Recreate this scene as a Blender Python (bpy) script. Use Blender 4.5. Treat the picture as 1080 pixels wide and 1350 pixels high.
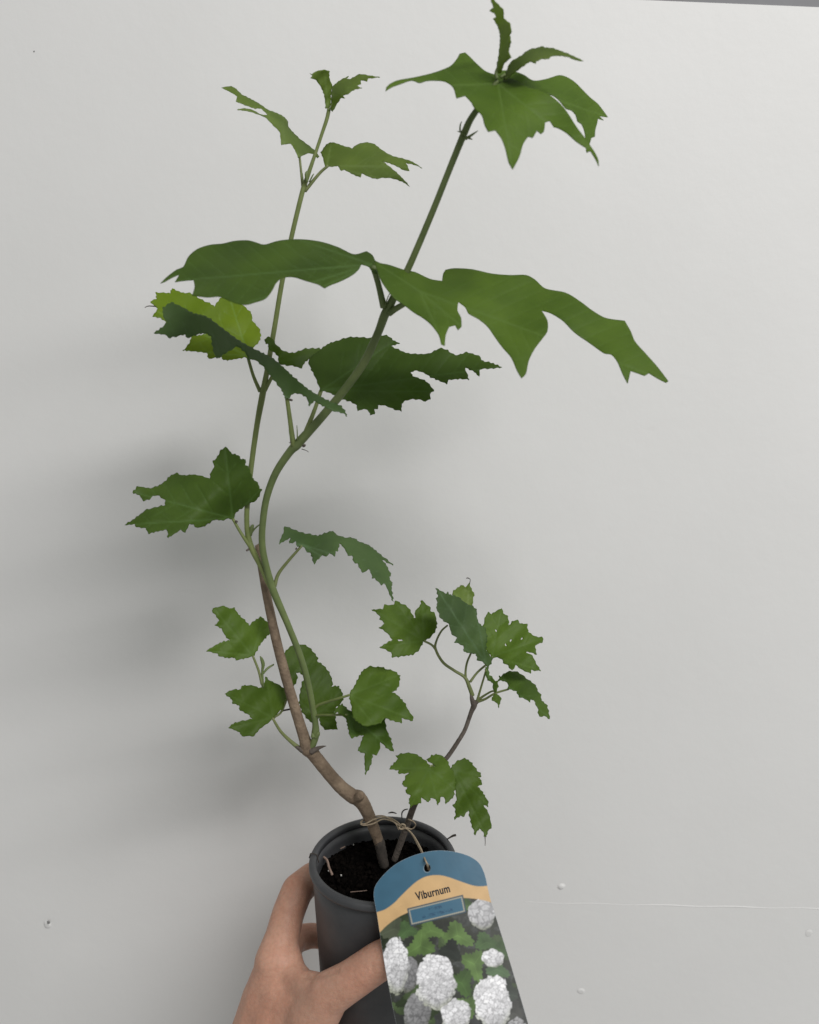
import bpy, bmesh, math, random
import numpy as np
from mathutils import Vector, Matrix
from mathutils.geometry import delaunay_2d_cdt

for o in list(bpy.data.objects):
    bpy.data.objects.remove(o, do_unlink=True)
scene = bpy.context.scene
COL = scene.collection
random.seed(7)
rng = np.random.default_rng(11)

# ---------------------------------------------------------------- camera
W, H, F = 1080.0, 1350.0, 1123.0          # photograph size and focal length in its pixels
PITCH = math.radians(13.0)
CAM = Vector((0.018, -0.512, 0.459))       # metres; pot rim centre is (0, 0, 0.1)
cd = bpy.data.cameras.new('camera')
cam = bpy.data.objects.new('camera', cd)
COL.objects.link(cam)
cam.location = CAM
cam.rotation_euler = (math.pi / 2 - PITCH, 0, 0)
cd.sensor_fit = 'VERTICAL'
cd.sensor_height = 24.0
cd.lens = 24.0 * F / H
cd.clip_start, cd.clip_end = 0.02, 50
cd.dof.use_dof = True
cd.dof.focus_distance = 0.565
cd.dof.aperture_fstop = cd.lens / 1000 / 0.0034
scene.camera = cam

# ---------------------------------------------------------------- world and lamps
world = bpy.data.worlds.new('World')
scene.world = world
world.use_nodes = True
bg = world.node_tree.nodes['Background']
bg.inputs[0].default_value = (0.99, 1.0, 0.98, 1)
bg.inputs[1].default_value = 0.34


def area_lamp(name, loc, target, sx, sy, power, color):
    ld = bpy.data.lights.new(name, 'AREA')
    ld.shape = 'RECTANGLE'
    ld.size, ld.size_y = sx, sy
    ld.energy = power
    ld.color = color
    o = bpy.data.objects.new(name, ld)
    COL.objects.link(o)
    o.location = loc
    o.rotation_euler = (Vector(target) - Vector(loc)).to_track_quat('-Z', 'Y').to_euler()
    return o


area_lamp('ceiling_tube_lamp', (1.50, -1.60, 2.28), (1.1, 0.1, 0.10), 2.3, 0.40, 75.0, (1.0, 0.982, 0.975))

vs = scene.view_settings
vs.view_transform = 'Standard'
vs.look = 'None'
vs.exposure = 0.0
vs.gamma = 1.0
vs.use_curve_mapping = False
scene.render.engine = 'CYCLES'
scene.cycles.max_bounces = 10
scene.cycles.transmission_bounces = 8

# ---------------------------------------------------------------- helpers
CF = Vector((0, math.cos(PITCH), -math.sin(PITCH)))
CU = Vector((0, math.sin(PITCH), math.cos(PITCH)))
CR = Vector((1, 0, 0))


def unproj(px, py, d_mm):
    """photograph pixel plus camera depth in mm -> world point"""
    d = d_mm / 1000.0
    return CAM + CF * d + CR * ((px - W / 2) / F * d) + CU * ((H / 2 - py) / F * d)


def mesh_obj(name, verts, faces, mat=None, parent=None, smooth=True):
    me = bpy.data.meshes.new(name)
    me.from_pydata([tuple(v) for v in verts], [], faces)
    me.update()
    if smooth:
        me.polygons.foreach_set('use_smooth', [True] * len(me.polygons))
    if mat is not None:
        me.materials.append(mat)
    o = bpy.data.objects.new(name, me)
    COL.objects.link(o)
    if parent is not None:
        o.parent = parent
        o.matrix_parent_inverse = parent.matrix_basis.inverted()
    return o


def empty(name, loc):
    o = bpy.data.objects.new(name, None)
    o.empty_display_size = 0.02
    COL.objects.link(o)
    o.location = loc
    return o


def tag(o, label=None, cat=None, kind=None, group=None):
    if label: o['label'] = label
    if cat: o['category'] = cat
    if kind: o['kind'] = kind
    if group: o['group'] = group
    return o


def catmull(P, n=8):
    """smooth a list of equal-length tuples"""
    P = [np.array(p, float) for p in P]
    if len(P) == 2:
        return [P[0] + (P[1] - P[0]) * t for t in np.linspace(0, 1, n + 1)]
    Q = [2 * P[0] - P[1]] + P + [2 * P[-1] - P[-2]]
    out = []
    for i in range(1, len(Q) - 2):
        a, b, c, d = Q[i - 1], Q[i], Q[i + 1], Q[i + 2]
        for t in np.arange(n) / n:
            out.append(0.5 * ((2 * b) + (c - a) * t + (2 * a - 5 * b + 4 * c - d) * t * t + (3 * b - a - 3 * c + d) * t ** 3))
    out.append(P[-1])
    return out


def tube_data(pts, rad, sides=12, wob=0.0):
    """pts: world Vectors, rad: radius for each -> verts, faces with rounded ends"""
    verts, faces = [], []
    n = len(pts)
    up = Vector((0.3, 0.9, 0.2))
    prev = None
    for i in range(n):
        t = (pts[min(i + 1, n - 1)] - pts[max(i - 1, 0)]).normalized()
        if prev is None:
            a = t.cross(up).normalized()
        else:
            a = (prev - t * prev.dot(t)).normalized()
        prev = a
        b = t.cross(a)
        for k in range(sides):
            an = 2 * math.pi * k / sides
            r = rad[i] * (1 + wob * (random.random() - 0.5))
            verts.append(pts[i] + a * (math.cos(an) * r) + b * (math.sin(an) * r))
    for i in range(n - 1):
        for k in range(sides):
            k2 = (k + 1) % sides
            faces.append((i * sides + k, i * sides + k2, (i + 1) * sides + k2, (i + 1) * sides + k))
    t0 = (pts[0] - pts[1]).normalized(); t1 = (pts[-1] - pts[-2]).normalized()
    verts.append(pts[0] + t0 * rad[0] * 0.5); c0 = len(verts) - 1
    verts.append(pts[-1] + t1 * rad[-1] * 0.5); c1 = len(verts) - 1
    for k in range(sides):
        k2 = (k + 1) % sides
        faces.append((c0, k2, k))
        faces.append((c1, (n - 1) * sides + k, (n - 1) * sides + k2))
    return verts, faces


def px_tube(name, ctrl, mat, parent, n=8, sides=12, wob=0.0):
    """ctrl: (px, py, depth_mm, diameter_px)"""
    P = catmull(ctrl, n)
    pts = [unproj(p[0], p[1], p[2]) for p in P]
    rad = [max(0.00012, p[3] * 0.5 * p[2] / F / 1000.0) for p in P]
    v, f = tube_data(pts, rad, sides, wob)
    return mesh_obj(name, v, f, mat, parent)


# ---------------------------------------------------------------- materials
def new_mat(name):
    m = bpy.data.materials.new(name)
    m.use_nodes = True
    nt = m.node_tree
    b = nt.nodes['Principled BSDF']
    return m, nt, b


def nd(nt, t, **kw):
    n = nt.nodes.new(t)
    for k, v in kw.items():
        if k in n.inputs:
            n.inputs[k].default_value = v
        else:
            setattr(n, k, v)
    return n


def ramp(nt, fac, c0, c1, p0=0.3, p1=0.7):
    r = nt.nodes.new('ShaderNodeValToRGB')
    r.color_ramp.elements[0].color = (*c0, 1)
    r.color_ramp.elements[1].color = (*c1, 1)
    r.color_ramp.elements[0].position = p0
    r.color_ramp.elements[1].position = p1
    nt.links.new(fac, r.inputs[0])
    return r


def noisy(name, c0, c1, scale=60, rough=0.6, bump=0.2, bscale=None, stretch=(1, 1, 1), dist=0.001, spec=0.4):
    m, nt, b = new_mat(name)
    tc = nd(nt, 'ShaderNodeTexCoord')
    mp = nd(nt, 'ShaderNodeMapping')
    mp.inputs['Scale'].default_value = stretch
    nt.links.new(tc.outputs['Object'], mp.inputs[0])
    nz = nd(nt, 'ShaderNodeTexNoise', Scale=scale, Detail=5.0, Roughness=0.6)
    nt.links.new(mp.outputs[0], nz.inputs['Vector'])
    r = ramp(nt, nz.outputs[0], c0, c1)
    nt.links.new(r.outputs[0], b.inputs['Base Color'])
    b.inputs['Roughness'].default_value = rough
    b.inputs['Specular IOR Level'].default_value = spec
    if bump:
        n2 = nd(nt, 'ShaderNodeTexNoise', Scale=bscale or scale * 3, Detail=4.0)
        nt.links.new(mp.outputs[0], n2.inputs['Vector'])
        bp = nd(nt, 'ShaderNodeBump', Strength=bump, Distance=dist)
        nt.links.new(n2.outputs[0], bp.inputs['Height'])
        nt.links.new(bp.outputs[0], b.inputs['Normal'])
    return m


def leaf_mat(name, dark, light, trans, tcol, vein, rough=0.55, under=False):
    m, nt, b = new_mat(name)
    tc = nd(nt, 'ShaderNodeTexCoord')
    nz = nd(nt, 'ShaderNodeTexNoise', Scale=34.0, Detail=3.0, Roughness=0.5)
    nt.links.new(tc.outputs['Object'], nz.inputs['Vector'])
    r = ramp(nt, nz.outputs[0], tuple(0.97 * c for c in dark), tuple(1.02 * c for c in light), 0.30, 0.70)
    at = nd(nt, 'ShaderNodeAttribute', attribute_name='vein')
    mx = nd(nt, 'ShaderNodeMix', data_type='RGBA')
    nt.links.new(at.outputs['Fac'], mx.inputs[0])
    nt.links.new(r.outputs[0], mx.inputs[6])
    mx.inputs[7].default_value = (*vein, 1)
    oi = nd(nt, 'ShaderNodeObjectInfo')
    hs = nd(nt, 'ShaderNodeHueSaturation')
    mr = nd(nt, 'ShaderNodeMapRange')
    mr.inputs['To Min'].default_value = 0.82
    mr.inputs['To Max'].default_value = 1.15
    nt.links.new(oi.outputs['Random'], mr.inputs[0])
    nt.links.new(mr.outputs[0], hs.inputs['Value'])
    nt.links.new(mx.outputs[2], hs.inputs['Color'])
    nt.links.new(hs.outputs[0], b.inputs['Base Color'])
    b.inputs['Roughness'].default_value = rough
    b.inputs['Specular IOR Level'].default_value = 0.3
    n2 = nd(nt, 'ShaderNodeTexNoise', Scale=420.0, Detail=3.0)
    nt.links.new(tc.outputs['Object'], n2.inputs['Vector'])
    bp = nd(nt, 'ShaderNodeBump', Strength=0.25, Distance=0.0006)
    nt.links.new(n2.outputs[0], bp.inputs['Height'])
    nt.links.new(bp.outputs[0], b.inputs['Normal'])
    tr = nd(nt, 'ShaderNodeBsdfTranslucent')
    tr.inputs[0].default_value = (*tcol, 1)
    ms = nd(nt, 'ShaderNodeMixShader')
    ms.inputs[0].default_value = trans
    out = nt.nodes['Material Output']
    nt.links.new(b.outputs[0], ms.inputs[1])
    nt.links.new(tr.outputs[0], ms.inputs[2])
    nt.links.new(ms.outputs[0], out.inputs[0])
    return m


LM = {
    'dark': leaf_mat('leaf_dark', (0.0523, 0.0966, 0.0121), (0.0833, 0.1429, 0.0190), 0.32, (0.34, 0.50, 0.04), (0.1087, 0.1895, 0.0503)),
    'mid': leaf_mat('leaf_mid', (0.0595, 0.1076, 0.0111), (0.0932, 0.1536, 0.0181), 0.34, (0.40, 0.56, 0.05), (0.1080, 0.1760, 0.0360)),
    'young': leaf_mat('leaf_young', (0.1010, 0.1509, 0.0301), (0.1541, 0.2127, 0.0477), 0.38, (0.50, 0.64, 0.10), (0.1947, 0.2674, 0.0844)),
    'yellow': leaf_mat('leaf_yellow', (0.1107, 0.1763, 0.0084), (0.1638, 0.2368, 0.0129), 0.36, (0.52, 0.70, 0.05), (0.1894, 0.2970, 0.0660)),
    'blue': leaf_mat('leaf_bluish', (0.0558, 0.1032, 0.0305), (0.0888, 0.1521, 0.0444), 0.26, (0.30, 0.46, 0.08), (0.1154, 0.1913, 0.0835)),
}
LU = {
    'dark': leaf_mat('leaf_dark_underside', (0.0644, 0.1127, 0.0414), (0.0969, 0.1552, 0.0571), 0.32, (0.30, 0.50, 0.05), (0.1518, 0.2150, 0.1012), 0.7),
    'mid': leaf_mat('leaf_mid_underside', (0.0805, 0.1437, 0.0414), (0.1242, 0.1987, 0.0621), 0.34, (0.36, 0.56, 0.06), (0.1771, 0.2530, 0.1012), 0.7),
    'young': leaf_mat('leaf_young_underside', (0.10, 0.16, 0.05), (0.14, 0.20, 0.065), 0.38, (0.48, 0.64, 0.12), (0.17, 0.23, 0.10), 0.7),
    'yellow': leaf_mat('leaf_yellow_underside', (0.125, 0.195, 0.03), (0.17, 0.24, 0.04), 0.42, (0.62, 0.72, 0.05), (0.20, 0.26, 0.08), 0.7),
    'blue': leaf_mat('leaf_bluish_underside', (0.055, 0.095, 0.05), (0.075, 0.12, 0.06), 0.26, (0.28, 0.46, 0.10), (0.11, 0.16, 0.09), 0.7),
}
M_STEM = noisy('green_stem', (0.095, 0.132, 0.042), (0.148, 0.190, 0.066), 90, 0.55, 0.15, 300)
M_STEM2 = noisy('pale_green_stem', (0.130, 0.165, 0.048), (0.185, 0.225, 0.074), 90, 0.55, 0.15, 300)
M_PET = noisy('petiole_green', (0.125, 0.155, 0.052), (0.180, 0.205, 0.080), 120, 0.55, 0.1, 300)
M_BARK = noisy('woody_bark', (0.140, 0.100, 0.068), (0.255, 0.190, 0.130), 130, 0.85, 0.6, 420, dist=0.002)
M_BARK2 = noisy('dark_bark', (0.075, 0.062, 0.052), (0.15, 0.125, 0.105), 150, 0.85, 0.6, 420, dist=0.002)
M_TWINE = noisy('tan_twine', (0.26, 0.20, 0.13), (0.44, 0.36, 0.26), 500, 0.9, 0.6, 1500, dist=0.0006)
M_POT = noisy('grey_plastic', (0.040, 0.042, 0.046), (0.064, 0.065, 0.067), 42, 0.45, 0.12, 220, dist=0.0006, spec=0.5)
M_SOIL = noisy('peat', (0.002, 0.0018, 0.0017), (0.006, 0.005, 0.0045), 180, 1.0, 0.9, 420, dist=0.003, spec=0.0)
M_CRUMB = noisy('peat_crumb', (0.0025, 0.002, 0.002), (0.008, 0.0065, 0.0055), 300, 1.0, 0.5, 800, spec=0.0)
M_PERL = noisy('perlite', (0.42, 0.41, 0.38), (0.6, 0.58, 0.54), 300, 0.9, 0.3)
M_ROOT = noisy('pale_root', (0.22, 0.15, 0.12), (0.34, 0.25, 0.20), 300, 0.8, 0.3)
M_TWIG = noisy('dark_twig', (0.03, 0.026, 0.022), (0.07, 0.058, 0.048), 300, 0.9, 0.3)

# ---------------------------------------------------------------- wall
def wall_material():
    m, nt, b = new_mat('white_wall_paint')
    tc = nd(nt, 'ShaderNodeTexCoord')
    big = nd(nt, 'ShaderNodeTexNoise', Scale=5.0, Detail=4.0, Roughness=0.55)
    nt.links.new(tc.outputs['Object'], big.inputs['Vector'])
    r = ramp(nt, big.outputs[0], (0.700, 0.699, 0.687), (0.730, 0.729, 0.718), 0.3, 0.7)
    # a few faint scuffs
    sc = nd(nt, 'ShaderNodeTexNoise', Scale=38.0, Detail=6.0, Roughness=0.7)
    mp = nd(nt, 'ShaderNodeMapping')
    mp.inputs['Scale'].default_value = (0.35, 1, 1.6)
    nt.links.new(tc.outputs['Object'], mp.inputs[0])
    nt.links.new(mp.outputs[0], sc.inputs['Vector'])
    r2 = ramp(nt, sc.outputs[0], (1, 1, 1), (0.90, 0.895, 0.88), 0.66, 0.80)
    mul = nd(nt, 'ShaderNodeMix', data_type='RGBA', blend_type='MULTIPLY')
    mul.inputs[0].default_value = 0.35
    nt.links.new(r.outputs[0], mul.inputs[6]); nt.links.new(r2.outputs[0], mul.inputs[7])
    nt.links.new(mul.outputs[2], b.inputs['Base Color'])
    b.inputs['Roughness'].default_value = 0.55
    b.inputs['Specular IOR Level'].default_value = 0.35
    n1 = nd(nt, 'ShaderNodeTexNoise', Scale=120.0, Detail=5.0, Roughness=0.6)
    n2 = nd(nt, 'ShaderNodeTexNoise', Scale=14.0, Detail=3.0)
    nt.links.new(tc.outputs['Object'], n1.inputs['Vector'])
    nt.links.new(tc.outputs['Object'], n2.inputs['Vector'])
    b1 = nd(nt, 'ShaderNodeBump', Strength=0.16, Distance=0.0010)
    b2 = nd(nt, 'ShaderNodeBump', Strength=0.09, Distance=0.006)
    nt.links.new(n1.outputs[0], b1.inputs['Height'])
    nt.links.new(n2.outputs[0], b2.inputs['Height'])
    nt.links.new(b2.outputs[0], b1.inputs['Normal'])
    nt.links.new(b1.outputs[0], b.inputs['Normal'])
    return m


M_WALL = wall_material()
WALL_Y, WALL_Z0, WALL_T = 0.142, 0.15, 0.10     # the panel leans back a little towards its top


def wall_y(z):
    return WALL_Y + WALL_T * (z - WALL_Z0)


def on_wall(px, py, off=0.0):
    """point where the pixel's ray meets the wall plane"""
    v = CF + CR * ((px - W / 2) / F) + CU * ((H / 2 - py) / F)
    t = (WALL_Y - off - CAM.y + WALL_T * (CAM.z - WALL_Z0)) / (v.y - WALL_T * v.z)
    return CAM + v * t


def box_data(x0, x1, y0, y1, z0, z1):
    v = [Vector((x, y, z)) for x in (x0, x1) for y in (y0, y1) for z in (z0, z1)]
    f = [(0, 1, 3, 2), (4, 6, 7, 5), (0, 4, 5, 1), (2, 3, 7, 6), (0, 2, 6, 4), (1, 5, 7, 3)]
    return v, f


tp0, tp1 = on_wall(850, 0), on_wall(1080, 9.5)
slope_top = (tp1.z - tp0.z) / (tp1.x - tp0.x)
xa, xb = -1.1, 1.3
za, zb = tp0.z + slope_top * (xa - tp0.x), tp0.z + slope_top * (xb - tp0.x)
# wall slab whose top edge slopes slightly
v = []
for x, zt in ((xa, za), (xb, zb)):
    for y in (0.0, 0.02):
        for z in (-0.40, zt):
            v.append(Vector((x, y + wall_y(z), z)))
wall = mesh_obj('wall', v, [(0, 1, 3, 2), (4, 6, 7, 5), (0, 4, 5, 1), (2, 3, 7, 6), (0, 2, 6, 4), (1, 5, 7, 3)], M_WALL, smooth=False)
tag(wall, 'white painted wall panel with nail bumps and a faint seam', 'wall', 'structure')
M_TRIM = noisy('grey_edge', (0.17, 0.17, 0.18), (0.20, 0.20, 0.21), 30, 0.6, 0.1)
v = []
for x, zt in ((xa, za), (xb, zb)):
    for y in (0.0015, 0.022):
        for z in (zt + 0.0005, zt + 0.12):
            v.append(Vector((x, y + wall_y(z), z)))
trim = mesh_obj('wall_trim', v, [(0, 1, 3, 2), (4, 6, 7, 5), (0, 4, 5, 1), (2, 3, 7, 6), (0, 2, 6, 4), (1, 5, 7, 3)], M_TRIM, smooth=False)
tag(trim, 'dark grey edge strip along the top of the white wall', 'trim', 'structure')


def dome(name, c, r, h, mat, parent, dent=False):
    verts, faces = [], []
    rings = [(1.25, -0.0002), (1.0, 0.15), (0.8, 0.6), (0.5, 0.9), (0.0, 1.0)]
    n = 14
    for rr, hh in rings[:-1]:
        for k in range(n):
            a = 2 * math.pi * k / n
            q = r * rr * (1 + 0.12 * math.sin(2 * a + c.x * 50))
            verts.append(Vector((c.x + math.cos(a) * q, c.y - (hh * h if hh > 0 else hh), c.z + math.sin(a) * q)))
    verts.append(Vector((c.x, c.y - h * (0.35 if dent else 1.0), c.z)))
    for i in range(len(rings) - 2):
        for k in range(n):
            faces.append((i * n + k, i * n + (k + 1) % n, (i + 1) * n + (k + 1) % n, (i + 1) * n + k))
    t = len(verts) - 1
    for k in range(n):
        faces.append((t, (len(rings) - 2) * n + k, (len(rings) - 2) * n + (k + 1) % n))
    return mesh_obj(name, verts, faces, mat, parent)


M_SCREW = noisy('bare_screw', (0.10, 0.10, 0.10), (0.35, 0.35, 0.34), 400, 0.5, 0.3)
dome('nail_head', on_wall(740, 1169), 0.0028, 0.0013, M_WALL, wall)
dome('nail_head', on_wall(766, 1307), 0.0030, 0.0008, M_WALL, wall, True)
dome('nail_head', on_wall(1066, 1231), 0.0032, 0.0006, M_WALL, wall, True)
dome('nail_head', on_wall(63, 1219), 0.0032, 0.0016, M_WALL, wall, True)
dome('screw_tip', on_wall(64, 1216, 0.0012), 0.0012, 0.0012, M_SCREW, wall)
dome('nail_head', on_wall(45, 68), 0.0006, 0.0003, M_SCREW, wall)
# faint painted-over seam
rp, rr_ = [], []
for i, px in enumerate(np.linspace(690, 1130, 120)):
    py = 1189.5 + (px - 690) / 390 * 8.5 + 0.5 * math.sin(px * 0.07)
    k = min(1, (px - 690) / 160)
    rp.append(on_wall(px, py, -0.0002))
    rr_.append(0.00032 + 0.00034 * k * (0.55 + 0.45 * math.sin(px * 0.043 + 1) * math.sin(px * 0.017)))
vv, ff = tube_data(rp, rr_, 8)
mesh_obj('seam_ridge', vv, ff, M_WALL, wall)

# ---------------------------------------------------------------- pot
pot = empty('plant_pot', (0, 0, 0.0))
tag(pot, 'small dark grey round plastic pot held in the hand', 'plant pot')
RIM_Z = 0.1


def lathe(name, prof, mat, parent, n=96, close=False, wob=0.0):
    verts, faces = [], []
    for (r, z) in prof:
        for k in range(n):
            a = 2 * math.pi * k / n
            q = r * (1 + wob * math.sin(2 * a + 0.7))
            verts.append(Vector((q * math.cos(a), q * math.sin(a), z)))
    m = len(prof)
    for i in range(m - 1 if not close else m):
        j = (i + 1) % m
        for k in range(n):
            k2 = (k + 1) % n
            faces.append((i * n + k, i * n + k2, j * n + k2, j * n + k))
    return mesh_obj(name, verts, faces, mat, parent)


# rim: a rolled lip, then the tapering body
lathe('rim', [(0.0448, RIM_Z - 0.002), (0.0455, RIM_Z - 0.0003), (0.0475, RIM_Z), (0.0493, RIM_Z - 0.0006), (0.0500, RIM_Z - 0.002),
              (0.0500, RIM_Z - 0.0040), (0.0496, RIM_Z - 0.0054), (0.0486, RIM_Z - 0.0058), (0.0465, RIM_Z - 0.0058),
              (0.0452, RIM_Z - 0.005)], M_POT, pot, close=True, wob=0.006)
lathe('body', [(0.0458, RIM_Z - 0.003), (0.0472, RIM_Z - 0.0052), (0.0473, RIM_Z - 0.018), (0.0460, RIM_Z - 0.05), (0.0446, RIM_Z - 0.085), (0.0432, RIM_Z - 0.118),
               (0.0415, RIM_Z - 0.121), (0.001, RIM_Z - 0.121), (0.001, RIM_Z - 0.118), (0.040, RIM_Z - 0.117), (0.0425, RIM_Z - 0.08), (0.0446, RIM_Z - 0.012)],
      M_POT, pot, close=True, wob=0.006)
# thin moulding line crossing the lip
vv, ff = tube_data([Vector((-0.0506, 0.003, RIM_Z - 0.003)), Vector((-0.0497, 0.003, RIM_Z + 0.0004)), Vector((-0.0475, 0.0025, RIM_Z + 0.0008)), Vector((-0.0452, 0.002, RIM_Z)), Vector((-0.0440, 0.001, RIM_Z - 0.005))], [0.0004] * 5, 6)
mesh_obj('mould_line', vv, ff, M_TWIG, pot)

# soil
SOIL_Z = RIM_Z - 0.017
verts, faces = [(0, 0, SOIL_Z)], []
nr, na = 26, 80
for i in range(1, nr + 1):
    for k in range(na):
        a = 2 * math.pi * k / na
        r = 0.0445 * i / nr
        z = SOIL_Z + 0.0025 * math.sin(a * 3 + i * 0.4) * (1 - i / nr) + random.uniform(-1, 1) * 0.0016 * (1 if i < nr else 0)
        verts.append((r * math.cos(a), r * math.sin(a), z))
for k in range(na):
    faces.append((0, 1 + k, 1 + (k + 1) % na))
for i in range(nr - 1):
    for k in range(na):
        a0 = 1 + i * na
        faces.append((a0 + k, a0 + na + k, a0 + na + (k + 1) % na, a0 + (k + 1) % na))
soil = empty('potting_soil', (0, 0, SOIL_Z))
tag(soil, 'black crumbly potting soil filling the pot below its rim', 'soil')
s1 = mesh_obj('soil_surface', verts, faces, M_SOIL, soil)
s1['kind'] = 'stuff'


def crumbs(name, n, mat, rmin, rmax, parent, zoff=0.0):
    V, Fc = [], []
    ico = [(0, 0, 1), (0.89, 0, 0.45), (0.28, 0.85, 0.45), (-0.72, 0.53, 0.45), (-0.72, -0.53, 0.45), (0.28, -0.85, 0.45),
           (0.72, 0.53, -0.45), (-0.28, 0.85, -0.45), (-0.89, 0, -0.45), (-0.28, -0.85, -0.45), (0.72, -0.53, -0.45), (0, 0, -1)]
    fi = [(0, 1, 2), (0, 2, 3), (0, 3, 4), (0, 4, 5), (0, 5, 1), (1, 6, 2), (2, 6, 7), (2, 7, 3), (3, 7, 8), (3, 8, 4), (4, 8, 9), (4, 9, 5),
          (5, 9, 10), (5, 10, 1), (1, 10, 6), (11, 7, 6), (11, 8, 7), (11, 9, 8), (11, 10, 9), (11, 6, 10)]
    for _ in range(n):
        a = random.uniform(0, 2 * math.pi); r = 0.0435 * math.sqrt(random.random())
        s = random.uniform(rmin, rmax)
        c = Vector((r * math.cos(a), r * math.sin(a), SOIL_Z + 0.0008 + zoff))
        b0 = len(V)
        sx, sy, sz = (s * random.uniform(0.6, 1.4) for _ in range(3))
        for p in ico:
            V.append(c + Vector((p[0] * sx, p[1] * sy, p[2] * sz)) * random.uniform(0.75, 1.2))
        for f in fi:
            Fc.append(tuple(b0 + q for q in f))
    o = mesh_obj(name, V, Fc, mat, parent, smooth=False)
    o['kind'] = 'stuff'
    return o


crumbs('soil_crumb', 900, M_CRUMB, 0.0006, 0.0022, soil)
crumbs('perlite_grain', 4, M_PERL, 0.0004, 0.0008, soil, 0.001)


def soil_pt(px, py, up=0.0):
    v = CF + CR * ((px - W / 2) / F) + CU * ((H / 2 - py) / F)
    t = (SOIL_Z + up - CAM.z) / v.z
    return CAM + v * t


def soil_strand(name, pix, r, mat, up=0.002):
    P = catmull([(a, b) for a, b in pix], 6)
    pts = [soil_pt(p[0], p[1], up) for p in P]
    vv, ff = tube_data(pts, [r] * len(pts), 6)
    mesh_obj(name, vv, ff, mat, soil)


soil_strand('root', [(424, 1128), (431, 1134), (434, 1144), (438, 1153)], 0.0009, M_ROOT, 0.006)
soil_strand('root', [(462, 1176), (475, 1175), (484, 1174)], 0.0003, M_ROOT)
soil_strand('root', [(449, 1119), (455, 1116)], 0.0005, M_ROOT)

# twig scraps lying on the rim
def rim_scrap(name, pix, dia, d, label):
    o = px_tube(name, [(a, b, d, w_) for (a, b), w_ in zip(pix, dia)], M_TWIG, None, 6, 6)
    tag(o, label, 'twig', group='twig scraps on the pot rim')


rim_scrap('twig_scrap', [(530, 1078), (530, 1072), (533, 1068), (538, 1066.5)], (1.6, 1.8, 1.8, 1.2), 624, 'tiny hooked dark twig standing on the far pot rim')
rim_scrap('twig_scrap', [(512, 1072), (517, 1071), (523, 1072.5)], (1.2, 2.2, 1.2), 627, 'tiny flat dark twig lying on the far pot rim behind the twine')
rim_scrap('twig_scrap', [(584, 1110), (591, 1105.5), (597, 1102), (601, 1101)], (2.0, 2.0, 3.2, 3.4), 600, 'tiny dark twig poking over the right pot rim above the tag')

# ---------------------------------------------------------------- leaves
def crop(x0, y0, s):
    return lambda p: (x0 + p[0] / s, y0 + p[1] / s)


def tps(ctrl):
    c = np.array(ctrl, float)
    n = len(c)
    P = np.c_[np.ones(n), (c[:, 0] - c[0, 0]) / 100, (c[:, 1] - c[0, 1]) / 100]

    def U(r2):
        return np.where(r2 > 1e-9, r2 * np.log(np.maximum(r2, 1e-9)), 0)
    xy = P[:, 1:]
    r2 = ((xy[:, None] - xy[None]) ** 2).sum(-1)
    K = U(r2) + np.eye(n) * 0.02
    A = np.zeros((n + 3, n + 3))
    A[:n, :n] = K; A[:n, n:] = P; A[n:, :n] = P.T
    A[n:, n:] = np.eye(3) * 1e-9
    w = np.linalg.solve(A, np.r_[c[:, 2], 0, 0, 0])

    def f(q):
        q = (np.asarray(q, float) - c[0, :2]) / 100
        r2 = ((q[:, None] - xy[None]) ** 2).sum(-1)
        return U(r2) @ w[:n] + w[n] + q @ w[n + 1:]
    return f


def refine(poly, step=3.2):
    """round the soft bends of a traced outline, keep the teeth sharp"""
    P = [np.array(p, float) for p in poly]
    n = len(P)
    out = []
    for i in range(n):
        a, b, c, d = P[i - 1], P[i], P[(i + 1) % n], P[(i + 2) % n]

        def corner(u, v, w_):
            e, g = v - u, w_ - v
            cs = e @ g / (np.linalg.norm(e) * np.linalg.norm(g) + 1e-9)
            return cs < 0.72
        L = np.linalg.norm(c - b)
        m = max(1, int(L / step))
        tb = (c - b) if corner(a, b, c) else (c - a) * 0.5
        td = (c - b) if corner(b, c, d) else (d - b) * 0.5
        tb = tb * min(1.0, L / (np.linalg.norm(tb) + 1e-9))
        td = td * min(1.0, L / (np.linalg.norm(td) + 1e-9))
        for k in range(m):
            t = k / m
            h = (2 * t ** 3 - 3 * t * t + 1) * b + (t ** 3 - 2 * t * t + t) * tb + (-2 * t ** 3 + 3 * t * t) * c + (t ** 3 - t * t) * td
            out.append(h)
    return np.array(out)


def inside(poly, q):
    x, y = q[:, 0], q[:, 1]
    r = np.zeros(len(q), bool)
    n = len(poly)
    for i in range(n):
        x0, y0 = poly[i]; x1, y1 = poly[(i + 1) % n]
        if y0 == y1:
            continue
        c = ((y0 > y) != (y1 > y)) & (x < (x1 - x0) * (y - y0) / (y1 - y0) + x0)
        r ^= c
    return r


def seg_dist(q, a, b):
    ab = b - a
    t = np.clip(((q - a) @ ab) / (ab @ ab + 1e-9), 0, 1)
    return np.linalg.norm(q - (a + t[:, None] * ab), axis=1), t


def edge_dist(poly, q):
    d = np.full(len(q), 1e9)
    for i in range(len(poly)):
        d = np.minimum(d, seg_dist(q, poly[i], poly[(i + 1) % len(poly)])[0])
    return d


plant = empty('viburnum_plant', (0, 0, SOIL_Z))
tag(plant, 'tall young green shrub with lobed leaves growing from the dark pot', 'plant')


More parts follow.
